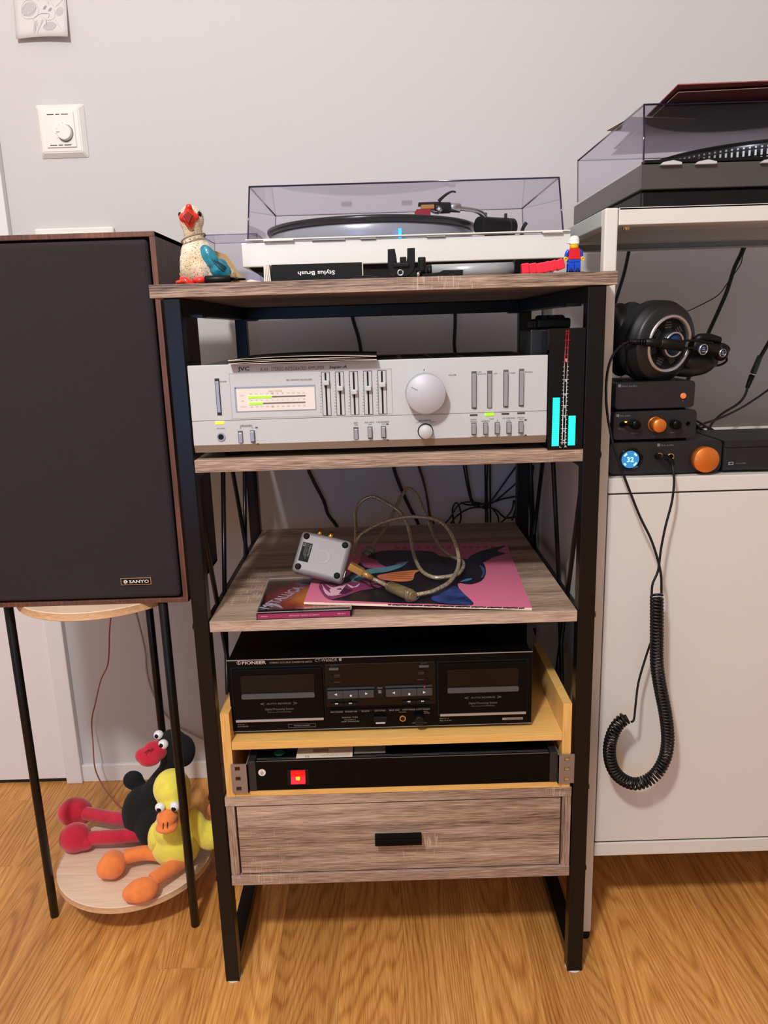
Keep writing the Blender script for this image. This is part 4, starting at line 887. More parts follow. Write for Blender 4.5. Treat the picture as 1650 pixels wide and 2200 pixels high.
def tri(x, y, s_, d_, Y=DY-.0049, k_=1.0):
    c_ = py(x, y, Y); s_ *= .0006; m.bm.faces.new([m.bm.verts.new((c_.x+a*s_*d_*k_, Y, c_.z+b*s_)) for a, b in ((-1, 1), (1, 0), (-1, -1))]).material_index = 3
for x, y, d_ in ((721, 1492.3, -1), (787.5, 1490.3, 1), (845.5, 1488.6, -1), (912, 1487.4, 1)): tri(x, y, 3.2, d_)
m.prect(754, 1491.3, 4.2, 4.2, DY, .0045, .005, mi=3); m.prect(879, 1487.8, 4.2, 4.2, DY, .0045, .005, mi=3)
for x, y, d_ in ((722.5, 1512, -1), (753.5, 1511, 1), (878, 1507.5, -1), (908.5, 1506.5, 1)): tri(x-1.6, y, 2, d_, DY-.0047); tri(x+1.6, y, 2, d_, DY-.0047)
m.prect(1101, 1543.5, 44, 5, DY, .0001, .0005, mi=1)
m.done('lettering', [mat('warm_silver_print', (196, 176, 160), .5), mat('pale_bronze_print', (150, 136, 124), .6), M_ink, mat('bright_print', (214, 210, 204), .5)], T)
m = MB().ptext('DOLBY B-C NR HX PRO', 1088, 1541.6, 1121, 1545, DY, lift=.0007).done('badge_lettering', M_bm, T)
MB().pdisc(911.5, 1473.2, 1.6, DY, .004, .0046, seg=10).done('record_mark', mat('red_mark', (200, 60, 60), .5), T)

T = thing('power_strip', 'black rack power strip with glowing red switch in the pine box', 'power strip', (.015, .03, .3135))
QX0, QX1, QZ0, QZ1 = -.1958, .2262, .3140, .3588
MB().box(QX0+.010, QX1-.010, 0, .044, QZ0, QZ1, .0006).box(QX0+.012, QX1-.012, .0035, .0045, QZ1-.0001, QZ1+.0004, mi=1).box(QX0+.012, QX1-.012, .0065, .0072, QZ1-.0001, QZ1+.0004, mi=1).box(QX0+.012, QX1-.012, -.0002, .0006, QZ1-.0008, QZ1+.0002, mi=1).done('housing', [M_bps, mat('black_strip_edge', (120, 120, 124), .25, .7)], T)
for a, b in ((QX0, QX0+.0105), (QX1-.0105, QX1)): MB().box(a, b, -.0006, .0445, QZ0, QZ1+.0004, .0008).done('end_cap', M_dg, T)
M_rail = mat('bracket_steel', (150, 138, 132), .38, .55)
for sx, xa, xb in ((-1, -.2185, QX0), (1, QX1, .2485)):
    m = MB(); X0, X1 = xa, xb; zc = [(QZ0+.0060), (QZ0+QZ1)/2-.001, QZ1-.0085]
    hx0, hx1 = ((X0+.0055, X0+.0125) if sx < 0 else (X1-.0135, X1-.0065))
    zs = [QZ0-.0005]+[v_ for c_ in zc for v_ in (c_-.0030, c_+.0030)]+[QZ1-.002]
    for i in range(0, len(zs), 2): m.box(hx0, hx1, -.0035, -.0015, zs[i], zs[i+1])
    m.box(X0, hx0, -.0035, -.0015, zs[0], zs[-1]); m.box(hx1, X1, -.0035, -.0015, zs[0], zs[-1])
    xe = QX0 if sx < 0 else QX1
    m.box(min(xe, xe+sx*.0015), max(xe, xe+sx*.0015), -.0035, .04, zs[0], QZ1-.001)
    m.done('mounting_bracket', M_rail, T)
hs = MB().prect(641, 1668.5, 47, 36, 0, 0, .0016, .0004).done('switch_bezel', M_bp, T)
c_ = py(640.5, 1669, -.004)
m = MB().prism([(c_.z-.0078, -.001), (c_.z+.0088, -.001), (c_.z+.0088, -.004), (c_.z+.001, -.0046), (c_.z-.0078, -.0085)], c_.x-.0098, c_.x+.0098, 0, 'XY') if False else MB().prism([(-.001, c_.z-.0086), (-.001, c_.z+.0086), (-.0040, c_.z+.0086), (-.0048, c_.z+.001), (-.0082, c_.z-.0086)], c_.x-.0098, c_.x+.0098, 0, 'YZ')
rs = m.done('red_rocker', mat('glowing_red', (150, 4, 6), .3, emit=(255, 14, 14), estr=.8), hs)
MB().prect(641, 1668, 9, 9, 0, .0046, .0066, .0008).done('rocker_glow', mat('glowing_amber', (255, 160, 40), .3, emit=(255, 150, 30), estr=1.6), rs)
m = MB().pdisc(563, 1659.5, 8, 0, 0, .0006, mi=0).prect(563, 1657, 1, 5, 0, .0006, .0008, mi=1).prect(563, 1660, 8, 1, 0, .0006, .0008, mi=1).prect(563, 1662, 5, 1, 0, .0006, .0008, mi=1).prect(563, 1664, 2.5, 1, 0, .0006, .0008, mi=1)
m.done('earth_sticker', [mat('sticker_white', (226, 214, 204), .5), M_ink], T)
m = MB(); a = pz(636, 1628, QZ1+.001); X0 = a.x; zt = QZ1+.0007
m.box(X0, X0+.077, .004, .030, QZ1, zt, mi=0); m.box(X0+.079, X0+.122, .012, .034, QZ1, zt, mi=2)
for i in range(22): m.box(X0+.022+i*.0010, X0+.0226+i*.0010-.0003*(i % 2), .018, .026, zt, zt+.0001, mi=1)
Uu, Vv = Vector((-1, 0, 0)), Vector((0, -1, 0))
for i, s_ in enumerate(('Verteilerleiste 19 Zoll Modell mit Schalter', 'Belastung max. 16 A  250 V  3680 W', 'Nicht hintereinander stecken', 'Made for indoor use')):
    m.text(s_, 0, .040-.004*i, 0, .0017, 0, mi=1, frame=(Vector((X0+.073, .0085+i*.0035, zt+.0002)), Uu, Vv, Vector((0, 0, 1))))
m.text('GS', 0, .006, 0, .004, 0, mi=1, frame=(Vector((X0+.018, .009, zt+.0002)), Uu, Vv, Vector((0, 0, 1))))
m.text('Nicht abdecken wichtige Hinweise', 0, .022, 0, .002, 0, mi=1, frame=(Vector((X0+.119, .018, zt+.0002)), Uu, Vv, Vector((0, 0, 1))))
m.done('type_label', [mat('label_cream', (222, 208, 190), .6), M_inkd, mat('label_grey', (120, 116, 110), .6)], T)
MB().cyl((-.155, .02, QZ1), (-.155, .02, QZ1+.0005), .0075, seg=24).done('green_sticker', mat('sticker_green', (20, 90, 60), .5), T)

# ================================================================== TURNTABLE ON THE RACK
TB = .9836
M_ttw = mat('silver_white_paint', (228, 225, 220), .35, .15, noise=.03, nscale=700)
M_clr = clear('clear_cover_plastic', (.965, .957, .978), .05)
M_edge = mat('navy_cover_edge', (28, 28, 62), .15, coat=.5)
def cover(parent, b, t, wall=.0028, edge=.0011, mats=(M_clr, M_edge)):
    """b: bottom rectangle (x0,x1,y0,y1,z), t: top rectangle; open box of clear sheets with dark polished edges"""
    def cn(q): return [Vector((q[0], q[2], q[4])), Vector((q[1], q[2], q[4])), Vector((q[1], q[3], q[4])), Vector((q[0], q[3], q[4]))]
    Bc, Tc = cn(b), cn(t); m = MB()
    for i in range(4): m.quad(Bc[i], Bc[(i+1) % 4], Tc[(i+1) % 4], Tc[i])
    m.quad(*Tc); o = m.done('dust_cover', mats[0], parent)
    s = o.modifiers.new('s', 'SOLIDIFY'); s.thickness = wall*.4; s.offset = 0
    m = MB()
    for i in range(4):
        m.tube([Tc[i], Tc[(i+1) % 4]], edge if i != 2 else edge*.5, 6, curve=False); m.tube([Bc[i], Tc[i]], edge if i < 2 else edge*.5, 6, curve=False)
    m.done('cover_edge', mats[1], o); return o
T = thing('turntable', 'silver turntable with closed clear cover on top of the grey rack', 'turntable', (.04, .29, TB))
tx0, tx1, ty0, ty1 = -.1752, .2540, .115, .455
MB().box(tx0, tx1, ty0, ty1, 1.0092, 1.0395, .0012).done('plinth', M_ttw, T)
MB().prism([(tx0+.006, 1.0092), (tx1-.006, 1.0092), (tx1-.03, .9925), (tx0+.030, .9925)], ty0+.010, ty1-.01).done('base', M_bm, T)
for xx in (-.12, .20):
    for yy in (.16, .41): MB().cyl((xx, yy, TB), (xx, yy, .9935), .02, seg=20).done('foot', M_bm, T)
lp_ = MB().box(tx0+.006, tx1-.002, ty0-.0045, ty0+.010, 1.0418, 1.0434, .0003).done('front_lip', mat('ivory_lip', (232, 226, 214), .3), T)
m = MB()
for a, b in ((-.1455, -.1065), (.216, .2420)): m.box(a, b, ty0-.0062, ty0+.004, 1.0402, 1.0424, .0003)
m.done('lip_tab', MATS['ivory_lip'], lp_)
m = MB()
for a, b in ((-.083, -.04), (.066, .09), (-.02, .0)): m.box(a, b, ty0-.0035, ty0+.006, 1.0395, 1.0420)
m.done('control_tab', M_alu2, T)
cover(T, (-.1665, .2440, ty0+.002, .385, 1.0432), (-.1605, .2378, ty0+.0045, .382, 1.1082))
m = MB()
for xx, yy, zz in ((-.045, .381, 1.094), (.052, .381, 1.095)): m.box(xx-.0085, xx+.0085, yy-.006, yy, zz-.0035, zz+.0035, .001)
m.done('cover_hinge_pad', M_dg, T)
PCx, PCy = -.006, .285
pl = MB().lathe([(.148, 1.0400), (.1505, 1.0440), (.1512, 1.0600), (.1500, 1.0625), (0, 1.0625)], Matrix.Translation((PCx, PCy, 0)), 96).done('platter', mat('platter_silver', (168, 172, 178), .3, .35), T)
MB().lathe([(.1480, 1.0626), (.1545, 1.0645), (.1560, 1.0680), (.1555, 1.0712), (.1530, 1.0722), (0, 1.0722)], Matrix.Translation((PCx, PCy, 0)), 96).done('record', mat('vinyl', (12, 14, 20), .25), T)
# tonearm
ta = MB(); ta.cyl((.176, .235, 1.0395), (.176, .235, 1.044), .030, seg=36, bev=.001); ta.cyl((.176, .235, 1.044), (.176, .235, 1.056), .018, seg=30, bev=.001)
ta = ta.done('arm_base', M_bps, T)
MB().cyl((.146, .215, 1.064), (.200, .245, 1.064), .0125, seg=28, bev=.001).done('counterweight', M_bps, ta)
MB().lathe([(.0127, 0), (.0127, .002)], axis_m((.189, .239, 1.064), (.875, .486, 0)), 28).done('weight_ring', M_dg, ta)
MB().box(.186, .190, .232, .238, 1.068, 1.082, .0008).box(.152, .160, .225, .233, 1.074, 1.083, .001).done('arm_rest', M_dg, ta)
MB().tube([(.207, .215, 1.045), (.209, .213, 1.058), (.214, .212, 1.066)], .0026, 8).done('lift_lever', M_bp, ta)
MB().tube([(.158, .222, 1.072), (.150, .212, 1.080), (.138, .204, 1.0835), (.118, .200, 1.086)], .0032, 12, radii=[.0045, .0038, .0030, .0030]).done('arm_tube', mat('arm_chrome', (190, 192, 196), .2, 1), ta)
MB().cyl((.104, .198, 1.0870), (.119, .200, 1.0862), .0062, seg=24, bev=.0006).done('arm_collar', MATS['arm_chrome'], ta)
hs = MB().cyl((.082, .194, 1.0865), (.105, .198, 1.0868), .0078, .0074, 20, bev=.001).box(.060, .092, .186, .202, 1.0895, 1.0935, .001).done('headshell', M_bp, ta)
MB().tube([(.088, .186, 1.094), (.097, .182, 1.101), (.106, .180, 1.105), (.111, .179, 1.1035)], .0015, 8, radii=[.0024, .0018, .0013, .0011]).done('finger_lift', M_bp, hs)
MB().box(.0635, .082, .184, .198, 1.0840, 1.0897, .0008).done('cartridge_mount', mat('brass_mount', (206, 150, 84), .3, .7), hs)
MB().prism([(.0545, 1.0735), (.0765, 1.0735), (.0765, 1.0842), (.0575, 1.0842), (.0545, 1.080)], .184, .200).done('cartridge', mat('crimson_cartridge', (170, 22, 52), .3), hs)
MB().tube([(.077, .19, 1.0835), (.086, .185, 1.080), (.092, .19, 1.086)], .0007, 5).tube([(.077, .195, 1.0825), (.087, .189, 1.078), (.093, .193, 1.085)], .0007, 5).done('lead_wire', M_wink, hs)
MB().cyl((.086, .179, 1.084), (.090, .178, 1.0795), .0035, seg=14).done('stylus_weight', M_chrome, hs)
# strobe light on the plinth
MB().box(.030, .0345, .128, .134, 1.0395, 1.0535, .0008).done('strobe_lamp', mat('blue_lamp', (60, 160, 240), .2, emit=(60, 170, 255), estr=1.2), T)
# second clear cover standing behind, left of the turntable
T = thing('clear_cover', 'small clear plastic cover behind the clay duck, left of silver turntable', 'plastic cover', (-.235, .36, TB))
m_ = clear('clear_cover_pale', (.96, .955, .975), .06)
cover(T, (-.2840, -.185, .34, .47, .986), (-.2790, -.188, .345, .465, 1.0780), .0024, .0008, (m_, mat('lilac_cover_edge', (128, 120, 160), .2)))
MB().box(-.286, -.184, .338, .472, TB, .9865, .001).done('cover_base', mat('pale_lilac_plastic', (196, 194, 204), .3), T)

# ================================================================== CLAY DUCK
T = thing('duck_figurine', 'glazed clay duck with open red beak and turquoise wing at board corner', 'figurine', (-.213, .035, TB))
M_clay = bpy.data.materials.new('speckled_clay'); M_clay.use_nodes = True
N = M_clay.node_tree.nodes; L = M_clay.node_tree.links; b_ = N['Principled BSDF']; b_.inputs['Roughness'].default_value = .6
tc = N.new('ShaderNodeTexCoord'); vo = N.new('ShaderNodeTexNoise'); vo.inputs['Scale'].default_value = 800; vo.inputs['Detail'].default_value = 2; n2 = N.new('ShaderNodeTexNoise'); n2.inputs['Scale'].default_value = 45
L.new(tc.outputs['Object'], vo.inputs[0]); L.new(tc.outputs['Object'], n2.inputs[0]); r1 = N.new('ShaderNodeValToRGB'); r2 = N.new('ShaderNodeValToRGB')
r1.color_ramp.elements[0].position = .36; r1.color_ramp.elements[0].color = (1, 1, 1, 1); r1.color_ramp.elements[1].position = .42; r1.color_ramp.elements[1].color = (0, 0, 0, 1)
r2.color_ramp.elements[0].color = srgb((206, 184, 146)); r2.color_ramp.elements[1].color = srgb((236, 222, 196)); r2.color_ramp.elements[0].position = .35; r2.color_ramp.elements[1].position = .6
mx = N.new('ShaderNodeMixRGB'); L.new(vo.outputs[0], r1.inputs[0]); L.new(n2.outputs[0], r2.inputs[0]); L.new(r1.outputs[0], mx.inputs[0]); L.new(r2.outputs[0], mx.inputs[1]); mx.inputs[2].default_value = srgb((96, 74, 54)); L.new(mx.outputs[0], b_.inputs['Base Color'])
bp = N.new('ShaderNodeBump'); bp.inputs['Strength'].default_value = .5; bp.inputs['Distance'].default_value = .001; L.new(vo.outputs[0], bp.inputs['Height']); L.new(bp.outputs[0], b_.inputs['Normal'])
m = MB(); m.ball((-.216, .042, 1.003), .0235, .024, .0215); m.ball((-.2165, .041, 1.011), .0222, .021, .022); m.ball((-.206, .05, .998), .0255, .026, .0150); m.ball((-.217, .040, 1.019), .0195, .0185, .022)
m.tube([(-.218, .04, 1.025), (-.2185, .036, 1.040), (-.2185, .032, 1.053)], .012, 14, radii=[.016, .0115, .0115]); m.ball((-.2188, .033, 1.0590), .0150, .0140, .0160); m.ball((-.19, .06, .996), .015, .02, .011)
fuse(m, .0014, 4).done('body', M_clay, T)
M_rg = mat('red_glaze', (214, 44, 26), .18, noise=.12, nscale=120, coat=.6)
m = MB(); m.ball((-.2190, .0225, 1.0600), .0122, .0070, .0070); m.cyl((-.2188, .0230, 1.0600), (-.2170, .0165, 1.0705), .0095, .0035, 20); m.cyl((-.2188, .0225, 1.0590), (-.2180, .0190, 1.0475), .0100, .0025, 20)
m.cyl((-.2188, .026, 1.0590), (-.2185, .0140, 1.0590), .0085, .0055, 20); m.ball((-.2168, .0165, 1.0705), .0038)
bk = fuse(m, .0010, 2).done('beak', M_rg, T)
MB().prism([(-.2245, 1.0605), (-.2180, 1.0655), (-.2120, 1.0605), (-.2178, 1.0500)], .0130, .0160, bev=.0012).done('beak_opening', mat('dark_red_glaze', (128, 18, 20), .2, coat=.5), bk)
for xx in (-.2300, -.2075): MB().ball((xx, .0275, 1.0635), .0026, .0040, .0036).done('eye', M_bg, T)
M_tq = mat('turquoise_glaze', (26, 122, 142), .2, noise=.4, nscale=90, coat=.5, bump=.5, bscale=160)
m = MB(); m.ball((-.199, .026, 1.0145), .0090, .0065, .0165, rot=Matrix.Rotation(-.5, 4, 'Y')); m.ball((-.190, .028, 1.003), .0120, .0070, .0105, rot=Matrix.Rotation(-.5, 4, 'Y')); m.ball((-.1835, .030, .9985), .0085, .0065, .0085)
wg = fuse(m, .0011, 3).done('wing', M_tq, T)
for k_ in range(3): MB().tube([(-.1955+k_*.003, .0205, 1.012-k_*.001), (-.188+k_*.003, .0205, 1.0025+k_*.001), (-.1815+k_*.0008, .0235, .998+k_*.002)], .0007, 6).done('feather_groove', mat('dark_teal', (16, 62, 72), .4), wg)
m = MB(); m.ball((-.2245, .012, .9870), .0105, .009, .0048, rot=Matrix.Rotation(.5, 4, 'Y')); m.ball((-.2325, .006, .9858), .0050, .009, .0026); fuse(m, .0009, 2).done('foot', M_rg, T)
m = MB(); m.ball((-.2095, .014, .9880), .0090, .009, .0048); fuse(m, .0009, 2).done('foot', M_rg, T)
MB().tube([(-.2325+.0, .033, 1.0335), (-.2255, .0205, 1.0365), (-.2145, .0195, 1.040), (-.2055, .030, 1.0425), (-.2090, .050, 1.041), (-.2280, .052, 1.036)], .0011, 6, closed=True).done('neck_string', mat('jute_string', (150, 132, 112), .9), T)
M_kraft = mat('kraft_card', (168, 136, 94), .8, noise=.08, nscale=60)
MB().prism([(-.205, 1.0280), (-.1885, 1.0220), (-.1665, .9890), (-.178, .9850), (-.212, .990)], .0760, .0766).done('kraft_tag', M_kraft, T)
MB().prism([(-.2395, 1.0140), (-.2480, 1.0000), (-.2410, .9870), (-.225, .990), (-.225, 1.022)], .0700, .0706).done('kraft_tag', M_kraft, T)

# ================================================================== SMALL THINGS ALONG THE FRONT OF THE TOP BOARD
def flat(name, label, cat, group=None): pass
T = thing('marker_pen', 'short black pen lying in front of the clay duck', 'pen', (-.187, .012, TB))
MB().cyl((-.2035, .010, TB+.0048), (-.1735, .012, TB+.0048), .0046, .0044, 16, bev=.0008).done('cap', M_bp, T); MB().cyl((-.1738, .012, TB+.0046), (-.156, .0135, TB+.0040), .0022, .0012, 12).done('tip', M_bps, T)
o = MB().prism([(-.1755, .9838), (-.160, .9845), (-.1500, .9875), (-.1440, .9858), (-.1300, .9838)], .016, .030)
tag(o.done('paper_scrap', M_cream), 'crumpled cream paper scrap between black pen and black box', 'paper')
T = thing('stylus_brush_box', 'small black carton with white lettering lying upside down on top board', 'box', (-.075, .03, TB))
MB().box(-.1245, -.0170, .012, .040, TB, 1.0030, .0005).done('carton', M_bm, T)
m = MB()
for i in range(4): m.prism([(-.1340+i*.0022, TB), (-.1324+i*.0022, TB), (-.1318+i*.0016, 1.0035), (-.1335+i*.0018, 1.0040)], .0125, .038)
m.done('white_flap', mat('white_card', (226, 218, 204), .8), T)
MB().box(-.0171, -.0163, .012, .040, TB, 1.0030).done('white_edge', MATS['white_card'], T)
c_ = Vector((-.0495, .0117, .9960)); MB().text('Stylus Brush', 0, .0440, 0, .0062, 0, bold=True, frame=(c_+Vector((0, 0, -.0000)), Vector((-1, 0, 0)), Vector((0, 0, -1)), Vector((0, -1, 0)))).done('lettering', mat('white_print', (230, 228, 224), .5), T)
o = MB().box(-.0290, .0010, .006, .020, TB, TB+.0022, .0005).box(-.026, -.006, .007, .019, TB+.0022, TB+.0038, .0005); tag(o.done('plastic_clip', M_bp), 'flat black plastic clip lying beside black carton', 'clip')
# clamp with U-shaped jaw
T = thing('phone_clamp', 'black U-shaped plastic clamp standing upright on top board edge', 'clamp', (.030, .01, TB))
cc = Vector((.0300, 0, .9985))
def up_(px_, py_): q = py(px_, py_, .008); return (q.x, q.z)
pts = [up_(*q) for q in ((833, 536), (848, 535), (852, 556), (853, 568), (863, 570), (873, 567), (875, 551), (875, 534), (891, 533), (891.5, 572), (889, 582), (882, 591), (870, 595.5), (856, 595.5), (844, 591), (837, 583), (833, 572))]
MB().prism(pts, .004, .014, bev=.0008).done('jaw', M_bp, T)
a = py(845, 569, .003); b = py(879, 567, .003); MB().box(a.x, b.x, .001, .014, a.z-.0028, a.z+.0016, .0008).box(a.x+.008, b.x-.003, .006, .013, a.z, a.z+.009, .001).done('sliding_bar', M_bp, T)
c_ = py(860.5, 585.5, .003); MB().lathe([(.0040, 0), (.0040, .0014), (.0024, .0016), (.0022, 0)], axis_m((c_.x, .0042, c_.z), (0, -1, 0)), 24).done('threaded_insert', M_chrome, T)
c_ = py(847, 586, .003); MB().cyl((c_.x, .0045, c_.z), (c_.x, .0034, c_.z), .0026, seg=16).done('screw', M_bm, T)
T = thing('clamp_bracket', 'small black upright bracket with pivot right of the U-shaped clamp', 'bracket', (.055, .01, TB))
MB().box(.0490, .0580, .008, .014, .9845, 1.0065, .0012).box(.0505, .0555, .004, .008, .990, 1.004, .001).done('plate', M_bp, T)
MB().cyl((.0465, .006, .9885), (.0565, .006, .9885), .0034, seg=16).done('pivot', M_bps, T)
MB().cyl((.0470, .002, .9866), (.0500, .002, .9866), .0030, seg=16).done('pivot_screw', M_chrome, T)
o = MB().prism([(.0530, TB), (.1010, TB), (.1010, TB+.0065), (.078, TB+.0068), (.073, TB+.0045), (.0530, TB+.0030)], .001, .008, bev=.0005)
tag(o.done('flat_bracket', M_bp), 'flat black plastic arm lying in front of the silver tube', 'plastic part')
T = thing('silver_tube', 'silver tubular box with black ends lying right of the clamp', 'tube', (.115, .03, TB))
MB().cyl((.0660, .027, TB+.0078), (.1640, .027, TB+.0078), .0076, seg=28).done('barrel', mat('silver_tube_paint', (176, 178, 182), .25, .3), T)
MB().box(.0628, .170, .0345, .046, TB, 1.0000, .0006).done('tray', M_bps, T); MB().cyl((.0600, .027, TB+.0078), (.0662, .027, TB+.0078), .0070, seg=24, bev=.0008).done('end_cap', M_bp, T)
MB().prism([(.1640, TB), (.1695, TB), (.1730, 1.0010), (.1640, 1.0003)], .014, .046).done('end_plate', M_bps, T)
# red articulated toy
T = thing('jointed_toy', 'bright red jointed plastic chain lying beside the toy figure', 'toy', (.198, .012, TB))
M_rt = mat('red_toy_plastic', (232, 40, 62), .3, noise=.05, nscale=200)
xs = [.1715, .1805, .1890, .1965, .2045, .2125]; 
for i, xx in enumerate(xs):
    zz = TB+.0062+max(0, i-2)*.0012; mt_ = Matrix.Translation((xx+.004, .012, zz)) @ Matrix.Rotation(-.10-.05*i, 4, 'Y')
    MB().box(-.0046, .0044, -.0060, .0060, -.0060, .0060, .0012, mtx=mt_).box(.002, .0056, -.003, .003, -.0035, .0035, .0006, mtx=mt_).done('segment', M_rt, T)
# toy figure with cap
T = thing('toy_figure', 'small blocky toy figure in red vest, blue trousers and white cap', 'toy figure', (.2335, .014, TB))
fx, fy = .2338, .014; M_bl = mat('toy_blue', (10, 70, 190), .25); M_tr = mat('toy_red', (214, 24, 36), .25); M_ty = mat('toy_yellow', (246, 196, 20), .25)
for sx in (-1, 1):
    xa, xb = sorted((fx+sx*.0002, fx+sx*.0074)); l_ = MB().box(xa, xb, fy-.0045, fy+.0045, TB, TB+.0118, .0006).box(xa, xb, fy-.0045, fy+.006, TB, TB+.0028, .0005).done('leg', M_bl, T)
    MB().cyl((fx+sx*.0038, fy-.0043, TB+.0035), (fx+sx*.0038, fy-.0047, TB+.0035), .0021, seg=14).done('stud_hole', mat('toy_dark_blue', (6, 34, 110), .4), l_)
MB().box(fx-.0074, fx+.0074, fy-.004, fy+.004, TB+.0120, TB+.0152, .0005).done('hips', M_bl, T)
MB().prism([(fx-.0074, TB+.0154), (fx+.0074, TB+.0154), (fx+.0056, TB+.0275), (fx-.0056, TB+.0275)], fy-.0038, fy+.0038, bev=.0003).done('torso', M_tr, T)
for sx in (-1, 1):
    a_ = MB().tube([(fx+sx*.0062, fy, TB+.0256), (fx+sx*.0082, fy, TB+.0225), (fx+sx*.0092, fy+.0005, TB+.0185)], .0022, 12, radii=[.0022, .0025, .0021]).done('arm', M_bl, T)
    MB().lathe([(.0024, -.0018), (.0024, .0018), (.0013, .0018), (.0013, -.0018), (.0024, -.0018)], axis_m((fx+sx*.0100, fy-.0012, TB+.0158), (0, 1, .2)), 16, cap=False).cyl((fx+sx*.0093, fy, TB+.0190), (fx+sx*.0098, fy-.0006, TB+.0174), .0012, seg=10).done('hand', M_ty, a_)
MB().cyl((fx, fy, TB+.0273), (fx, fy, TB+.0370), .0050, seg=28, bev=.0012).done('head', M_ty, T)
MB().lathe([(.0057, .0325), (.0060, .0360), (.0054, .0395), (.0035, .0415), (0, .0422)], Matrix.Translation((fx, fy, TB)), 28, cap=False).lathe([(0, .0325), (.0057, .0325)], Matrix.Translation((fx, fy, TB)), 28, cap=False).prism([(fx-.0085, TB+.0333), (fx-.004, TB+.0333), (fx-.004, TB+.0345), (fx-.0085, TB+.0340)], fy-.003, fy+.004).done('cap', mat('toy_white', (232, 226, 216), .3), T)
o = MB().box(.2190, .2255, .018, .024, TB, TB+.0015, .0003).box(.2425, .2475, .018, .026, TB, TB+.0018, .0004); tag(o.done('black_stand', M_bm), 'flat black plastic strip under the feet of the toy figure', 'stand')

# ================================================================== DARK TURNTABLE ON THE CABINET
T = thing('dark_turntable', 'dark grey turntable with closed tinted cover on the white cabinet', 'turntable', (.56, .25, ct))
dx0, dx1, dy0, dy1 = .3325, .790, .088, .425
M_td = mat('dark_turntable_grey', (78, 76, 74), .35, .2, noise=.04, nscale=900)
MB().box(dx0, dx1, dy0, dy1, 1.0858, 1.1150, .0010).done('plinth', M_td, T)
MB().box(dx0+.004, dx1-.004, dy0+.006, dy1-.006, ct, 1.0858, .003).done('base', M_bp, T)
lp_ = MB().box(dx0+.004, dx1-.004, dy0-.001, dy0+.012, 1.1160, 1.1198, .0005).done('front_lip', M_bp, T)
for px_, in ((1441,), (1516,), (1656,)):
    c_ = py(px_, 352-(px_-1441)*.02, dy0-.002); m = MB().prism([(c_.x-.0135, c_.z-.0014), (c_.x+.0125, c_.z-.0014), (c_.x+.0125, c_.z+.001), (c_.x+.002, c_.z+.0036), (c_.x-.0105, c_.z+.0016)], dy0-.006, dy0).done('control_button', M_alu, T)
cover(T, (dx0+.0035, dx1-.0035, dy0+.002, dy1-.01, 1.1200), (dx0+.001, dx1-.001, dy0+.001, dy1-.014, 1.1832), .0028, .0012)
rc = Vector((.5550, .2600, 0)); RR = .166
MB().lathe([(RR, 1.1215), (RR, 1.1385), (RR-.001, 1.1415), (0, 1.1415)], Matrix.Translation(rc), 120).done('platter', mat('platter_dark', (30, 36, 38), .25, .5), T)
m = MB()
for i in range(150):
    a = math.pi*2*i/150
    for z0, z1, wd in ((1.1220, 1.1240, .0022), (1.1258, 1.1325, .0024), (1.1345, 1.1367, .0022)):
        c_ = rc+Vector((math.cos(a)*RR, math.sin(a)*RR, (z0+z1)/2)); m.box(-.0003, .0003, -wd/2, wd/2, -(z1-z0)/2, (z1-z0)/2, mtx=Matrix.Translation(c_) @ Matrix.Rotation(a, 4, 'Z'))
m.done('strobe_dots', mat('strobe_white', (206, 208, 204), .3, .3), T, kind='stuff')
MB().lathe([(RR-.004, 1.1416), (RR-.003, 1.1440), (0, 1.1440)], Matrix.Translation(rc), 96).done('mat', M_bm, T)
c_ = py(1608, 281, dy1-.02); MB().box(c_.x-.0190, c_.x+.019, dy1-.030, dy1-.016, c_.z-.0055, c_.z+.0055, .002).done('hinge_pad', M_bp, T)
# sleeves on its cover
def slv(name, label, pts, z, th, mats_, nm='sleeve', group=None):
    T = thing(name, label, 'record sleeve', (sum(p[0] for p in pts)/len(pts), sum(p[1] for p in pts)/len(pts), z), group)
    m = MB(); A_ = [m.bm.verts.new((a, b, z+c)) for a, b, c in pts]; B_ = [m.bm.verts.new((a, b, z+c+th)) for a, b, c in pts]; n = len(pts)
    m.bm.faces.new(A_[::-1]).material_index = 0; m.bm.faces.new(B_).material_index = 0
    for i in range(n): m.bm.faces.new((A_[i], A_[(i+1) % n], B_[(i+1) % n], B_[i])).material_index = 1
    m.done('card', mats_, T)
M_maroon = mat('maroon_card', (62, 15, 22), .45, noise=.08, nscale=30)
slv('maroon_sleeve', 'dark maroon record sleeve, the lower of two on the dark turntable cover', [(.3640, .060, .0030), (.7, .040, .004), (.71, .36, .001), (.380, .385, .000)], 1.1848, .0008, [M_maroon, M_cream])
slv('red_sleeve', 'dark red record sleeve with worn reddish edges, uppermost on the dark turntable', [(.3560, .040, .001), (.72, .036, .003), (.73, .35, .0), (.375, .355, -.002)], 1.1896, .0012, [mat('red_card', (74, 13, 21), .4), mat('worn_red_edge', (150, 74, 70), .6, noise=.4, nscale=60)])
slv('manila_sleeve', 'beige paper sleeve jutting left from under the red record sleeves', [(.3235, .216, -.0010), (.337, .150, .0004), (.43, .17, .0), (.42, .25, .0)], 1.1842, .0006, [mat('manila', (158, 140, 116), .8), M_cream])

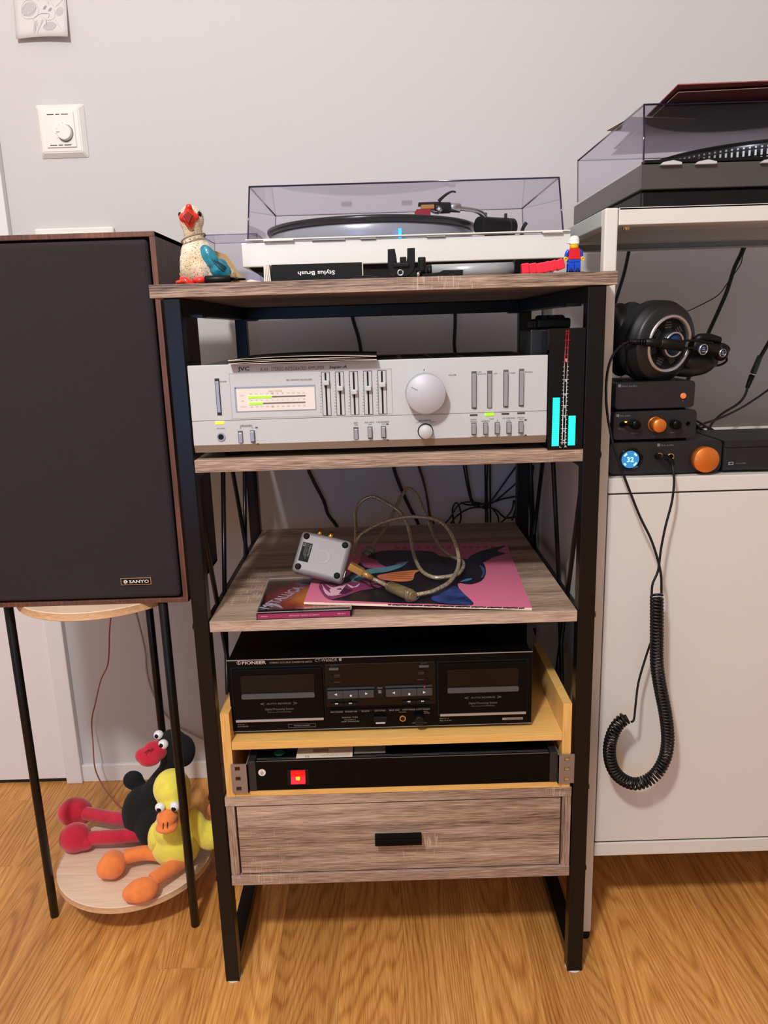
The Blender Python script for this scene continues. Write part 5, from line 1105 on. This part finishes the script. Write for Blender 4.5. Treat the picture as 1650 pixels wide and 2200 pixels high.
# ================================================================== STACK OF HEADPHONE ELECTRONICS
UY = .08
M_unit = mat('anodised_black', (24, 25, 27), .42, bump=.15, bscale=2500)
def rr_unit(x0, x1, z0, z1, d, r, parent, name='case'): return MB().rrect(x0, x1, z0, z1, UY, UY+d, r, bev=.0006).done(name, M_unit, parent)
M_up = mat('unit_print', (120, 122, 126), .5)
def logo(m, x, y, w_, Y=UY): 
    m.prect(x, y, 6, 6, Y, .0001, .0004); m.ptext('fosi audio', x+5, y-2.0, x+5+w_, y+2.0, Y)
T = thing('black_unit', 'small black box with one orange button on top of the stack', 'audio unit', (.36, .13, .8125))
rr_unit(.3095, .4145, .8125, .8478, .095, .0055, T)
c_ = py(1467, 850.5, UY); MB().cyl((c_.x, UY, c_.z), (c_.x, UY-.0030, c_.z), .0040, seg=28, bev=.0010).done('orange_button', mat('orange_button', (238, 130, 72), .4), T)
m = MB(); logo(m, 1331, 829, 33); m.prect(1467, 861, 1.5, 1.5, UY, .0001, .0004); m.done('lettering', M_up, T)
for a in (.32, .404): MB().cyl((a, .1, .8095), (a, .1, .8130), .006, seg=14).done('foot', M_bm, T)
T = thing('preamplifier', 'small black box with one orange knob in middle of the stack', 'audio unit', (.36, .13, .7715))
rr_unit(.3085, .4192, .7718, .8095, .098, .0055, T)
def knob(x, y, r, h, mt, nm, flange=None):
    c_ = py(x, y, UY); 
    o = MB().lathe([(r, 0), (r*.98, h-.001), (r*.92, h), (0, h+.0002)], axis_m((c_.x, UY, c_.z), (0, -1, 0)), 40).done(nm, mt, T)
    return o, c_
kn, c_ = knob(1407, 911, .0101, .0030, M_cop, 'knob_collar')
c2 = c_+Vector((0, 0, 0)); MB().lathe([(.0092, 0), (.0090, .0150), (.0084, .016), (0, .0162)], axis_m((c2.x, UY-.003, c2.z), (0, -1, 0)), 40).done('orange_knob', M_cop, T)
for x in (1361, 1448): knob(x, 911, .0062, .013, M_bps, 'tone_knob')
c_ = py(1336, 912, UY); MB().cyl((c_.x, UY, c_.z), (c_.x, UY-.003, c_.z), .0035, seg=20).cyl((c_.x, UY-.003, c_.z), (c_.x+.0045, UY-.013, c_.z+.002), .0017, .0022, 12).done('toggle_switch', M_bps, T)
c_ = py(1344, 908, UY); MB().prism([(c_.x-.0016, c_.z+.0018), (c_.x+.0020, c_.z+.0018), (c_.x+.0004, c_.z-.0022)], UY-.0006, UY).done('amber_lamp', mat('amber_lamp', (255, 190, 80), .4, emit=(255, 176, 60), estr=1.3), T)
c_ = py(1478, 910, UY); MB().lathe([(.0030, 0), (.0030, .0006), (.0019, .0006), (.0018, 0)], axis_m((c_.x, UY, c_.z), (0, -1, 0)), 20).done('front_jack', M_bps, T)
m = MB(); logo(m, 1327, 893, 22); m.ptext('POWER', 1328, 920.5, 1342, 922.5, UY); m.ptext('TREBLE', 1355, 930, 1370, 932, UY); m.ptext('BASS', 1441, 928, 1454, 930, UY); m.ptext('VOL', 1401, 937, 1408, 938.6, UY); m.done('lettering', M_up, T)
for a in (.32, .408): MB().cyl((a, .1, .7682), (a, .1, .7722), .006, seg=14).done('foot', M_bm, T)
T = thing('headphone_amplifier', 'wide black box with round blue display and large orange knob at stack bottom', 'audio unit', (.38, .13, .7232))
rr_unit(.3040, .4560, .7250, .7680, .110, .008, T)
MB().prism([(.3340, .7262), (.3345, .7240), (.337, .7236), (.4150, .7236), (.420, .7256)], UY+.0008, UY+.05).done('bottom_recess', M_bm, T)
for a in (.322, .438): MB().cyl((a, .1, .7223), (a, .1, .7255), .009, seg=14).done('foot', M_bm, T)
c_ = py(1355, 987, UY); MB().lathe([(.0158, 0), (.0158, .0012), (.0132, .0012), (.0130, .0004), (0, .0004)], axis_m((c_.x, UY, c_.z), (0, -1, 0)), 48).done('display_bezel', M_bg, T)
ds = MB().cyl((c_.x-.0008, UY-.0004, c_.z), (c_.x-.0008, UY-.0010, c_.z), .0118, seg=48).done('round_display', mat('display_blue', (50, 120, 170), .3, emit=(46, 116, 172), estr=.75), T)
m = MB(); q = Vector((c_.x-.0008, 0, c_.z))
m.text('32', q.x-.0046, q.x+.0046, q.z-.0034, q.z+.0034, UY-.0014, bold=True)
for a0, a1 in ((32, 58), (122, 150), (212, 232), (300, 332)):
    P1 = [(q.x+r_*math.cos(math.radians(a)), q.z+r_*math.sin(math.radians(a))) for r_, aa in ((.0104, (a0, (a0+a1)/2, a1)), (.0082, (a1, (a0+a1)/2, a0))) for a in aa]; m.prism(P1, UY-.0014, UY-.0011)
m.done('display_digits', mat('display_cyan', (170, 245, 255), .4, emit=(150, 240, 255), estr=1.3), ds)
kc_ = py(1510, 985, UY); MB().lathe([(.0172, 0), (.0170, .0125), (.0162, .0135), (0, .0136)], axis_m((kc_.x, UY, kc_.z), (0, -1, 0)), 64).done('orange_knob', M_cop, T)
for x, y in ((1417, 980), (1441, 981)):
    c_ = py(x, y, UY); MB().lathe([(.0046, 0), (.0046, .0012), (.0034, .0012), (.0032, -.001)], axis_m((c_.x, UY, c_.z), (0, -1, 0)), 24).done('headphone_socket', M_gold, T)
m = MB(); logo(m, 1415, 956, 27); m.done('lettering', M_up, T)
T = thing('side_unit', 'long low black box standing right of the headphone amplifier', 'audio unit', (.55, .13, .7225))
MB().box(.4585, .70, UY+.001, .19, .7258, .7665, .0012).done('case', M_unit, T)
MB().box(.4590, .6995, UY-.0006, UY+.0015, .7575, .7665, .0006).box(.4590, .6995, UY-.0010, UY+.0015, .7275, .7562, .0010).done('front_panel', M_unit, T)
MB().box(.496, .68, UY-.0012, UY+.0, .7262, .7292, .0004).done('lower_trim', M_dg, T)
for a in (.475, .69): MB().cyl((a, .11, .7223), (a, .11, .7262), .009, seg=14).done('foot', M_bm, T)
m = MB(); m.prect(1570, 995.5, 11, 7, UY-.001, .0001, .0004).prect(1570.3, 995.5, 6, 3, UY-.001, .0004, .0006, mi=1); m.ptext('wiim audio', 1581, 993.5, 1602, 996.5, UY-.001); m.done('lettering', [M_up, M_unit], T)

# ================================================================== HEADPHONES
T = thing('headphones', 'black over-ear headphones with silver rings resting on the stacked units', 'headphones', (.38, .13, .848))
AX = Vector((.42, -.90, -.10)).normalized()
rc_ = py(1437, 739, .088)            # centre of the silver ring
M_cup = mat('cup_rubber', (22, 22, 24), .42); M_pad = mat('velour_pad', (12, 12, 13), .95); M_sil = mat('ring_silver', (206, 204, 206), .22, .9)
FM = axis_m(rc_, AX)
b_ = MB().lathe([(.0510, -.026), (.0545, -.020), (.0545, -.0150), (.0515, -.0125), (.0510, -.0060), (.0485, -.0030), (.0380, .0004), (.0360, .0004)], FM, 72, cap=False).lathe([(.0360, .0004), (.0325, -.003), (0, -.004)], FM, 48, mi=1, cap=False).done('ear_cup', [M_cup, M_bm], T)
MB().lathe([(.0510, -.026), (.0532, -.028), (.0540, -.032), (.0536, -.037), (.0505, -.042), (.045, -.045), (.035, -.046), (.02, -.042), (0, -.040)], FM, 64, cap=False).done('ear_pad', M_pad, T)
MB().lathe([(.0376, .0002), (.0376, .0022), (.0352, .0034), (.0328, .0016), (.0328, -.003)], FM, 72, cap=False).done('silver_ring', M_sil, b_)
for i in range(7):
    a = math.radians(90+i*360/7+4); g_ = MB()
    for k_ in range(4):
        rr_ = .0180+k_*.0032; w2 = (.0044, .0056, .0056, .0044)[k_]
        g_.box(-w2, w2, -.0009, .0009, -.0040, -.0030, mtx=FM @ Matrix.Rotation(a, 4, 'Z') @ Matrix.Rotation(math.radians(-90), 4, 'Z') @ Matrix.Translation((0, rr_, 0)))
    g_.done('vent_slot', mat('vent_grey', (60, 60, 62), .4), b_)
MB().lathe([(.0190, -.004), (.0175, .004), (.0164, .0085), (0, .009)], FM, 40, mi=0).done('hub', M_cup, b_)
hb_ = MB().lathe([(.0148, .0090), (0, .0096)], FM, 40).done('blue_badge', mat('navy_badge', (24, 62, 110), .3), b_)
MB().lathe([(.0165, .0084), (.0165, .0104), (.0143, .0106), (.0143, .0084)], FM, 44, cap=False).done('badge_ring', M_sil, hb_)
# second cup, seen edge-on at the left
F2 = axis_m(py(1349, 729, .150), Vector((1, -.22, .05)))
MB().lathe([(.0480, -.004), (.0495, 0), (.0500, .004), (.0492, .010), (.0465, .016), (.042, .0195), (.036, .021), (.020, .020), (0, .018)], F2, 80, cap=False).done('ear_pad', M_pad, T)
MB().lathe([(.0480, -.004), (.0496, -.008), (.0498, -.013), (.0475, -.018), (.042, -.0225), (.030, -.026), (.015, -.0275), (0, -.028)], F2, 80, cap=False).done('ear_cup', M_cup, T)
# yoke, badges, headband folded towards the viewer's right
pc = lambda x, y, Y: py(x, y, Y)
m = MB()
for dy_ in (-7, 9): m.tube([pc(1470, 738+dy_, .085), pc(1500, 740+dy_, .088), pc(1530, 744+dy_, .094)], .0016, 8)
m.done('yoke_wire', M_bp, T)
m = MB(); m.cyl(pc(1484, 741, .092), pc(1543, 754, .100), .0085, .0078, 16, bev=.002); m.ball(pc(1549, 757, .103), .0100, .008, .0115); m.done('slider_block', M_bp, T)
for (x, y, Y_, r_) in ((1511.5, 751, .0835, .0062), (1553, 758.5, .0925, .0048)):
    A2 = axis_m(pc(x, y, Y_), Vector((.35, -.9, -.1))); bd = MB().lathe([(r_, -.006), (r_, 0), (0, .0004)], A2, 30).done('side_badge', mat('navy_badge2', (30, 44, 78), .3), T)
    MB().lathe([(r_*1.12, -.002), (r_*1.15, .0006), (r_*.98, .0008), (r_*.98, 0)], A2, 32, cap=False).done('badge_ring', M_sil, bd)
    m = MB()
    for i in range(3): m.box(-r_*.35, r_*.35-.0005*i, -.0004, .0004, .0004, .0006, mtx=A2 @ Matrix.Translation((0, (i-1)*r_*.42, 0)))
    m.done('badge_print', M_wink, bd)
m = MB(); m.tube([pc(1492, 735, .106), pc(1503, 727, .104), pc(1525, 727, .106), pc(1545, 732, .110)], .006, 12, radii=[.004, .0062, .0062, .0052]); m.done('headband_end', M_bp, T)
m = MB(); m.tube([pc(1448, 796, .128), pc(1480, 797, .124), pc(1513, 791, .120), pc(1532, 780, .116)], .009, 14, radii=[.0075, .0085, .0078, .0055]); m.ball(pc(1500, 776, .12), .028, .009, .0135, rot=Matrix.Rotation(.06, 4, 'Y'))
fuse(m, .0016, 3).done('leather_band', mat('black_leather', (16, 16, 17), .5), T)
m = MB(); m.tube([pc(1530, 738, .12), pc(1555, 741, .125), pc(1565, 749, .13), pc(1562, 757, .128)], .0022, 8); m.tube([pc(1560, 765, .13), pc(1561, 775, .13), pc(1550, 783, .128), pc(1536, 786, .125)], .0016, 8); m.done('band_wire', M_bps, T)
# plug and cord
m = MB(); a = pc(1466, 743, .073); b = pc(1418, 737, .068); c2 = pc(1385, 735, .068); d2 = pc(1350, 734, .070)
m.cyl(a, b, .0074, .0070, 20, bev=.001); m.cyl(b, c2, .0058, .0052, 20, bev=.0008)
for i in range(6): u = i/6; q = c2*(1-u)+d2*u; q2 = c2*(1-u-.1)+d2*(u+.1); m.cyl(q, q2, .0042-.0012*u, seg=14)
m.cyl(c2, d2, .0034, .0024, 14); pl_ = m.done('cable_plug', M_bp, T)
MB().cyl(b+(a-b)*.02, b-(a-b)*.02, .0064, seg=20).done('plug_ring', M_dg, pl_)
# coiled cord: one thing hanging in front of the cabinet door
T = thing('coiled_cord', 'black coiled headphone cord hanging in a loop before the cabinet door', 'cord', (.36, .045, .27))
fr = .020
m = MB(); r_ = .0016
m.tube([pc(1352, 734, .070), pc(1335, 742, .066), pc(1316, 765, .054), pc(1305, 800, .046), pc(1302, 850, .042), pc(1307, 905, .038), pc(1320, 965, .034), pc(1336, 1010, .032), pc(1353, 1055, .030), pc(1375, 1110, .027), pc(1397, 1155, .024), pc(1411, 1195, .022), pc(1420, 1235, .020), pc(1421, 1275, .020)], r_, 8)
m.tube([pc(1418, 982, .072), pc(1432, 986, .060), pc(1441, 994, .048), pc(1446, 1008, .040), pc(1448, 1040, .036), pc(1443, 1080, .034), pc(1430, 1130, .031), pc(1420, 1180, .028), pc(1414, 1225, .024), pc(1402, 1255, .021), pc(1400, 1280, .020)], r_, 8)
m.tube([pc(1400, 1375, .031), pc(1388, 1410, .032), pc(1372, 1465, .029), pc(1366, 1510, .025), pc(1362, 1545, .021), pc(1356, 1551, .019)], r_, 8)
m.done('cord', M_cable, T)
m = MB(); m.cyl(pc(1411, 980, .0795), pc(1425, 984, .068), .0040, .0036, 16, bev=.0005); q0, q1 = pc(1425, 983, .068), pc(1446, 1003, .045)
m.tube([q0, pc(1438, 987, .060), pc(1445, 998, .050)], .0042, 14, radii=[.0048, .0042, .0032]); m.done('jack_plug', M_bp, T)
pa = [pc(x, y, fr) for x, y in ((1411, 1280), (1411, 1330), (1411, 1380), (1411, 1420), (1414, 1450), (1421, 1490), (1429, 1530), (1434, 1570), (1434, 1600), (1428, 1630), (1413, 1658), (1392, 1676), (1365, 1684), (1340, 1676), (1321, 1658), (1311, 1632), (1310, 1602), (1318, 1573), (1332, 1552), (1347, 1541))]
dense = []; n = len(pa)
for i in range(n-1):
    p0, p1, p2, p3 = pa[max(0, i-1)], pa[i], pa[i+1], pa[min(n-1, i+2)]
    for k_ in range(24): u = k_/24; dense.append(.5*((2*p1)+(p2-p0)*u+(2*p0-5*p1+4*p2-p3)*u*u+(3*p1-p0-3*p2+p3)*u**3))
acc = [0]
for a, b in zip(dense, dense[1:]): acc.append(acc[-1]+(b-a).length)
tot = acc[-1]; turns = int(tot/.0047); N_ = turns*14; hx = []; j = 0
for i in range(N_):
    s_ = tot*i/N_
    while j < len(acc)-2 and acc[j+1] < s_: j += 1
    q = dense[j].lerp(dense[j+1], (s_-acc[j])/max(1e-9, acc[j+1]-acc[j])); d_ = (dense[min(j+1, len(dense)-1)]-dense[j]).normalized()
    side = d_.cross(Vector((0, 1, 0))).normalized(); a = 2*math.pi*turns*i/N_; hx.append(q+(side*math.cos(a)+Vector((0, 1, 0))*math.sin(a))*.0075)
MB().tube(hx, .00175, 7, curve=False).done('coil', M_cable, T)

# ================================================================== CABLES
def cable(name, label, paths, r, mt=None, cat='cable', group=None):
    m = MB()
    for P_ in paths: m.tube([py(a, b, c_) for a, b, c_ in P_], r, 8, sub=5)
    return tag(m.done(name, mt or M_cable), label, cat, group)
cable('power_cable', 'thick black cable hanging behind the amplifier left of centre', [[(745, 620, .53), (757, 680, .53), (770, 725, .53), (776, 760, .53), (782, 830, .53), (740, 900, .53), (680, 960, .53), (662, 1000, .53), (672, 1030, .53), (695, 1075, .53), (705, 1105, .53), (726, 1135, .53), (740, 1180, .53)]], .0034)
cable('signal_cable', 'black cable hanging straight down behind the amplifier right of centre', [[(977, 620, .525), (978, 690, .525), (976, 740, .525), (978, 800, .53), (930, 880, .53), (850, 960, .53), (845, 1000, .53), (862, 1050, .53), (880, 1090, .53), (900, 1130, .53), (905, 1180, .53)]], .0033)
cable('thin_red_cable', 'thin dark red cable hanging behind the middle shelf', [[(898, 1000, .53), (908, 1030, .53), (918, 1070, .53), (925, 1110, .53), (942, 1140, .53)], [(900, 1000, .53), (912, 1040, .53), (920, 1090, .53), (926, 1140, .53)]], .0018, mat('dark_red_cable', (74, 24, 26), .5))
cable('cable_bundle', 'tangle of black cables tied together behind the rack on the right', [
    [(996, 1000, .52), (1003, 1040, .52), (1012, 1075, .52), (1025, 1090, .52), (1050, 1085, .52)], [(1001, 1000, .525), (1008, 1045, .525), (1018, 1080, .525), (1048, 1095, .525)],
    [(1048, 990, .53), (1046, 1040, .53), (1047, 1090, .53), (1048, 1130, .53), (1047, 1180, .53)], [(1053, 990, .53), (1053, 1040, .53), (1054, 1130, .53), (1054, 1180, .53)], [(1042, 990, .525), (1043, 1060, .525), (1044, 1180, .525)],
    [(1110, 1000, .52), (1085, 1035, .52), (1060, 1070, .52), (1040, 1090, .52)], [(1112, 1035, .52), (1090, 1055, .52), (1062, 1078, .52), (1050, 1082, .52)], [(1112, 1066, .52), (1080, 1072, .52), (1055, 1080, .52), (1010, 1085, .52), (990, 1080, .52)],
    [(1110, 1110, .52), (1085, 1112, .52), (1065, 1095, .52), (1040, 1088, .52)], [(940, 1140, .51), (965, 1115, .51), (985, 1085, .51), (1010, 1078, .51), (1035, 1082, .51)], [(960, 1140, .515), (980, 1110, .515), (1010, 1092, .515), (1045, 1090, .515)],
    [(975, 1125, .515), (972, 1095, .51), (980, 1080, .51), (988, 1092, .51), (990, 1115, .515), (984, 1130, .515)], [(1100, 1118, .51), (1108, 1090, .51), (1104, 1075, .51), (1100, 1095, .51), (1085, 1115, .51), (1070, 1128, .51)], [(1060, 1095, .52), (1070, 1110, .52), (1072, 1135, .52)]], .0017)
cable('side_cable', 'black cable running down beside the right rear post under upper shelf', [[(1145, 1000, .50), (1138, 1060, .50), (1142, 1120, .50), (1135, 1200, .50)]], .003)
cable('deck_cable', 'grey black cable curving behind the right rear of the cassette deck', [[(1148, 1350, .44), (1158, 1385, .44), (1160, 1440, .44)]], .003)
cable('orange_brown_wire', 'thin reddish brown wire hanging beneath the loudspeaker down to the floor', [[(238, 1325, .36), (235, 1360, .38), (232, 1425, .42), (217, 1460, .45), (205, 1510, .50), (197, 1550, .52), (200, 1600, .50), (204, 1650, .47), (222, 1690, .40), (248, 1724, .345), (262, 1736, .335)]], .0014, mat('copper_red_wire', (142, 78, 60), .4), 'wire')
cable('grey_wire', 'pale grey wire sweeping along the wall behind the round stand', [[(292, 1315, .50), (300, 1345, .52), (312, 1400, .535), (315, 1440, .535), (325, 1480, .535), (345, 1520, .535), (375, 1555, .535), (410, 1575, .535), (450, 1592, .535), (520, 1600, .53)]], .0022, mat('grey_wire', (164, 156, 158), .5), 'wire')
cable('bay_cable', 'black cable hanging at the left of the open cabinet bay', [[(1354, 520, .50), (1350, 545, .50), (1340, 590, .50), (1322, 650, .50), (1310, 700, .50), (1300, 760, .50)]], .0032)
cable('thick_cable', 'thick black cable falling diagonally behind the headphones', [[(1606, 505, .47), (1592, 545, .47), (1578, 575, .47), (1562, 625, .47), (1545, 665, .47), (1520, 720, .46), (1490, 790, .42), (1470, 830, .40)]], .0037)
cable('hair_thin_cable', 'very thin black wire crossing the thick cable above the headphones', [[(1610, 500, .46), (1604, 528, .46), (1596, 548, .46), (1590, 570, .46), (1565, 605, .46), (1545, 632, .46), (1520, 648, .46), (1488, 664, .45), (1440, 690, .4), (1330, 815, .3)]], .0009)
T = thing('adapter_cable', 'black cable with green plug joining a black socket in the cabinet bay', 'cable', (.55, .38, .76))
m = MB(); m.tube([py(a, b, c_) for a, b, c_ in ((1742, 575, .40), (1725, 605, .40), (1700, 650, .40), (1655, 730, .40), (1633, 768, .40), (1627, 780, .40))], .0033, 10)
m.tube([py(a, b, c_) for a, b, c_ in ((1606, 832, .39), (1600, 850, .385), (1585, 868, .38), (1550, 890, .36), (1530, 910, .34), (1515, 935, .30), (1500, 950, .27))], .0022, 8); m.done('cord', M_cable, T)
MB().cyl(py(1633, 765, .398), py(1618, 802, .395), .0046, .0052, 18, bev=.0008).done('green_plug', mat('dark_green_plug', (42, 62, 50), .5), T)
MB().cyl(py(1618, 802, .395), py(1616, 807, .395), .0036, seg=16).done('metal_tip', M_chrome, T); MB().cyl(py(1616, 806, .395), py(1605, 834, .39), .0050, .0034, 18, bev=.0008).done('socket', M_bp, T)
cable('stack_cables', 'black cables trailing behind the orange-knobbed stack to the right', [[(1490, 900, .20), (1510, 912, .22), (1530, 925, .24), (1560, 938, .24), (1600, 948, .20)], [(1490, 915, .20), (1515, 928, .22), (1545, 938, .22), (1580, 950, .18)], [(2000, 560, .42), (1820, 720, .42), (1700, 800, .40), (1650, 838, .38), (1600, 872, .34), (1550, 897, .30), (1500, 915, .26), (1490, 928, .22)], [(1490, 925, .19), (1520, 918, .24), (1545, 935, .22), (1570, 955, .18)], [(1488, 905, .2), (1520, 930, .2), (1600, 958, .17)]], .0019)
# pale round thing under the rack
m = MB().lathe([(.030, 0), (.034, .006), (.030, .018), (.018, .024), (0, .025)], Matrix.Translation(Vector((.222, .42, 0))), 32)
tag(m.done('floor_puck', M_plastic_w), 'pale rounded plastic object on the floor behind the rack drawer', 'plastic part')
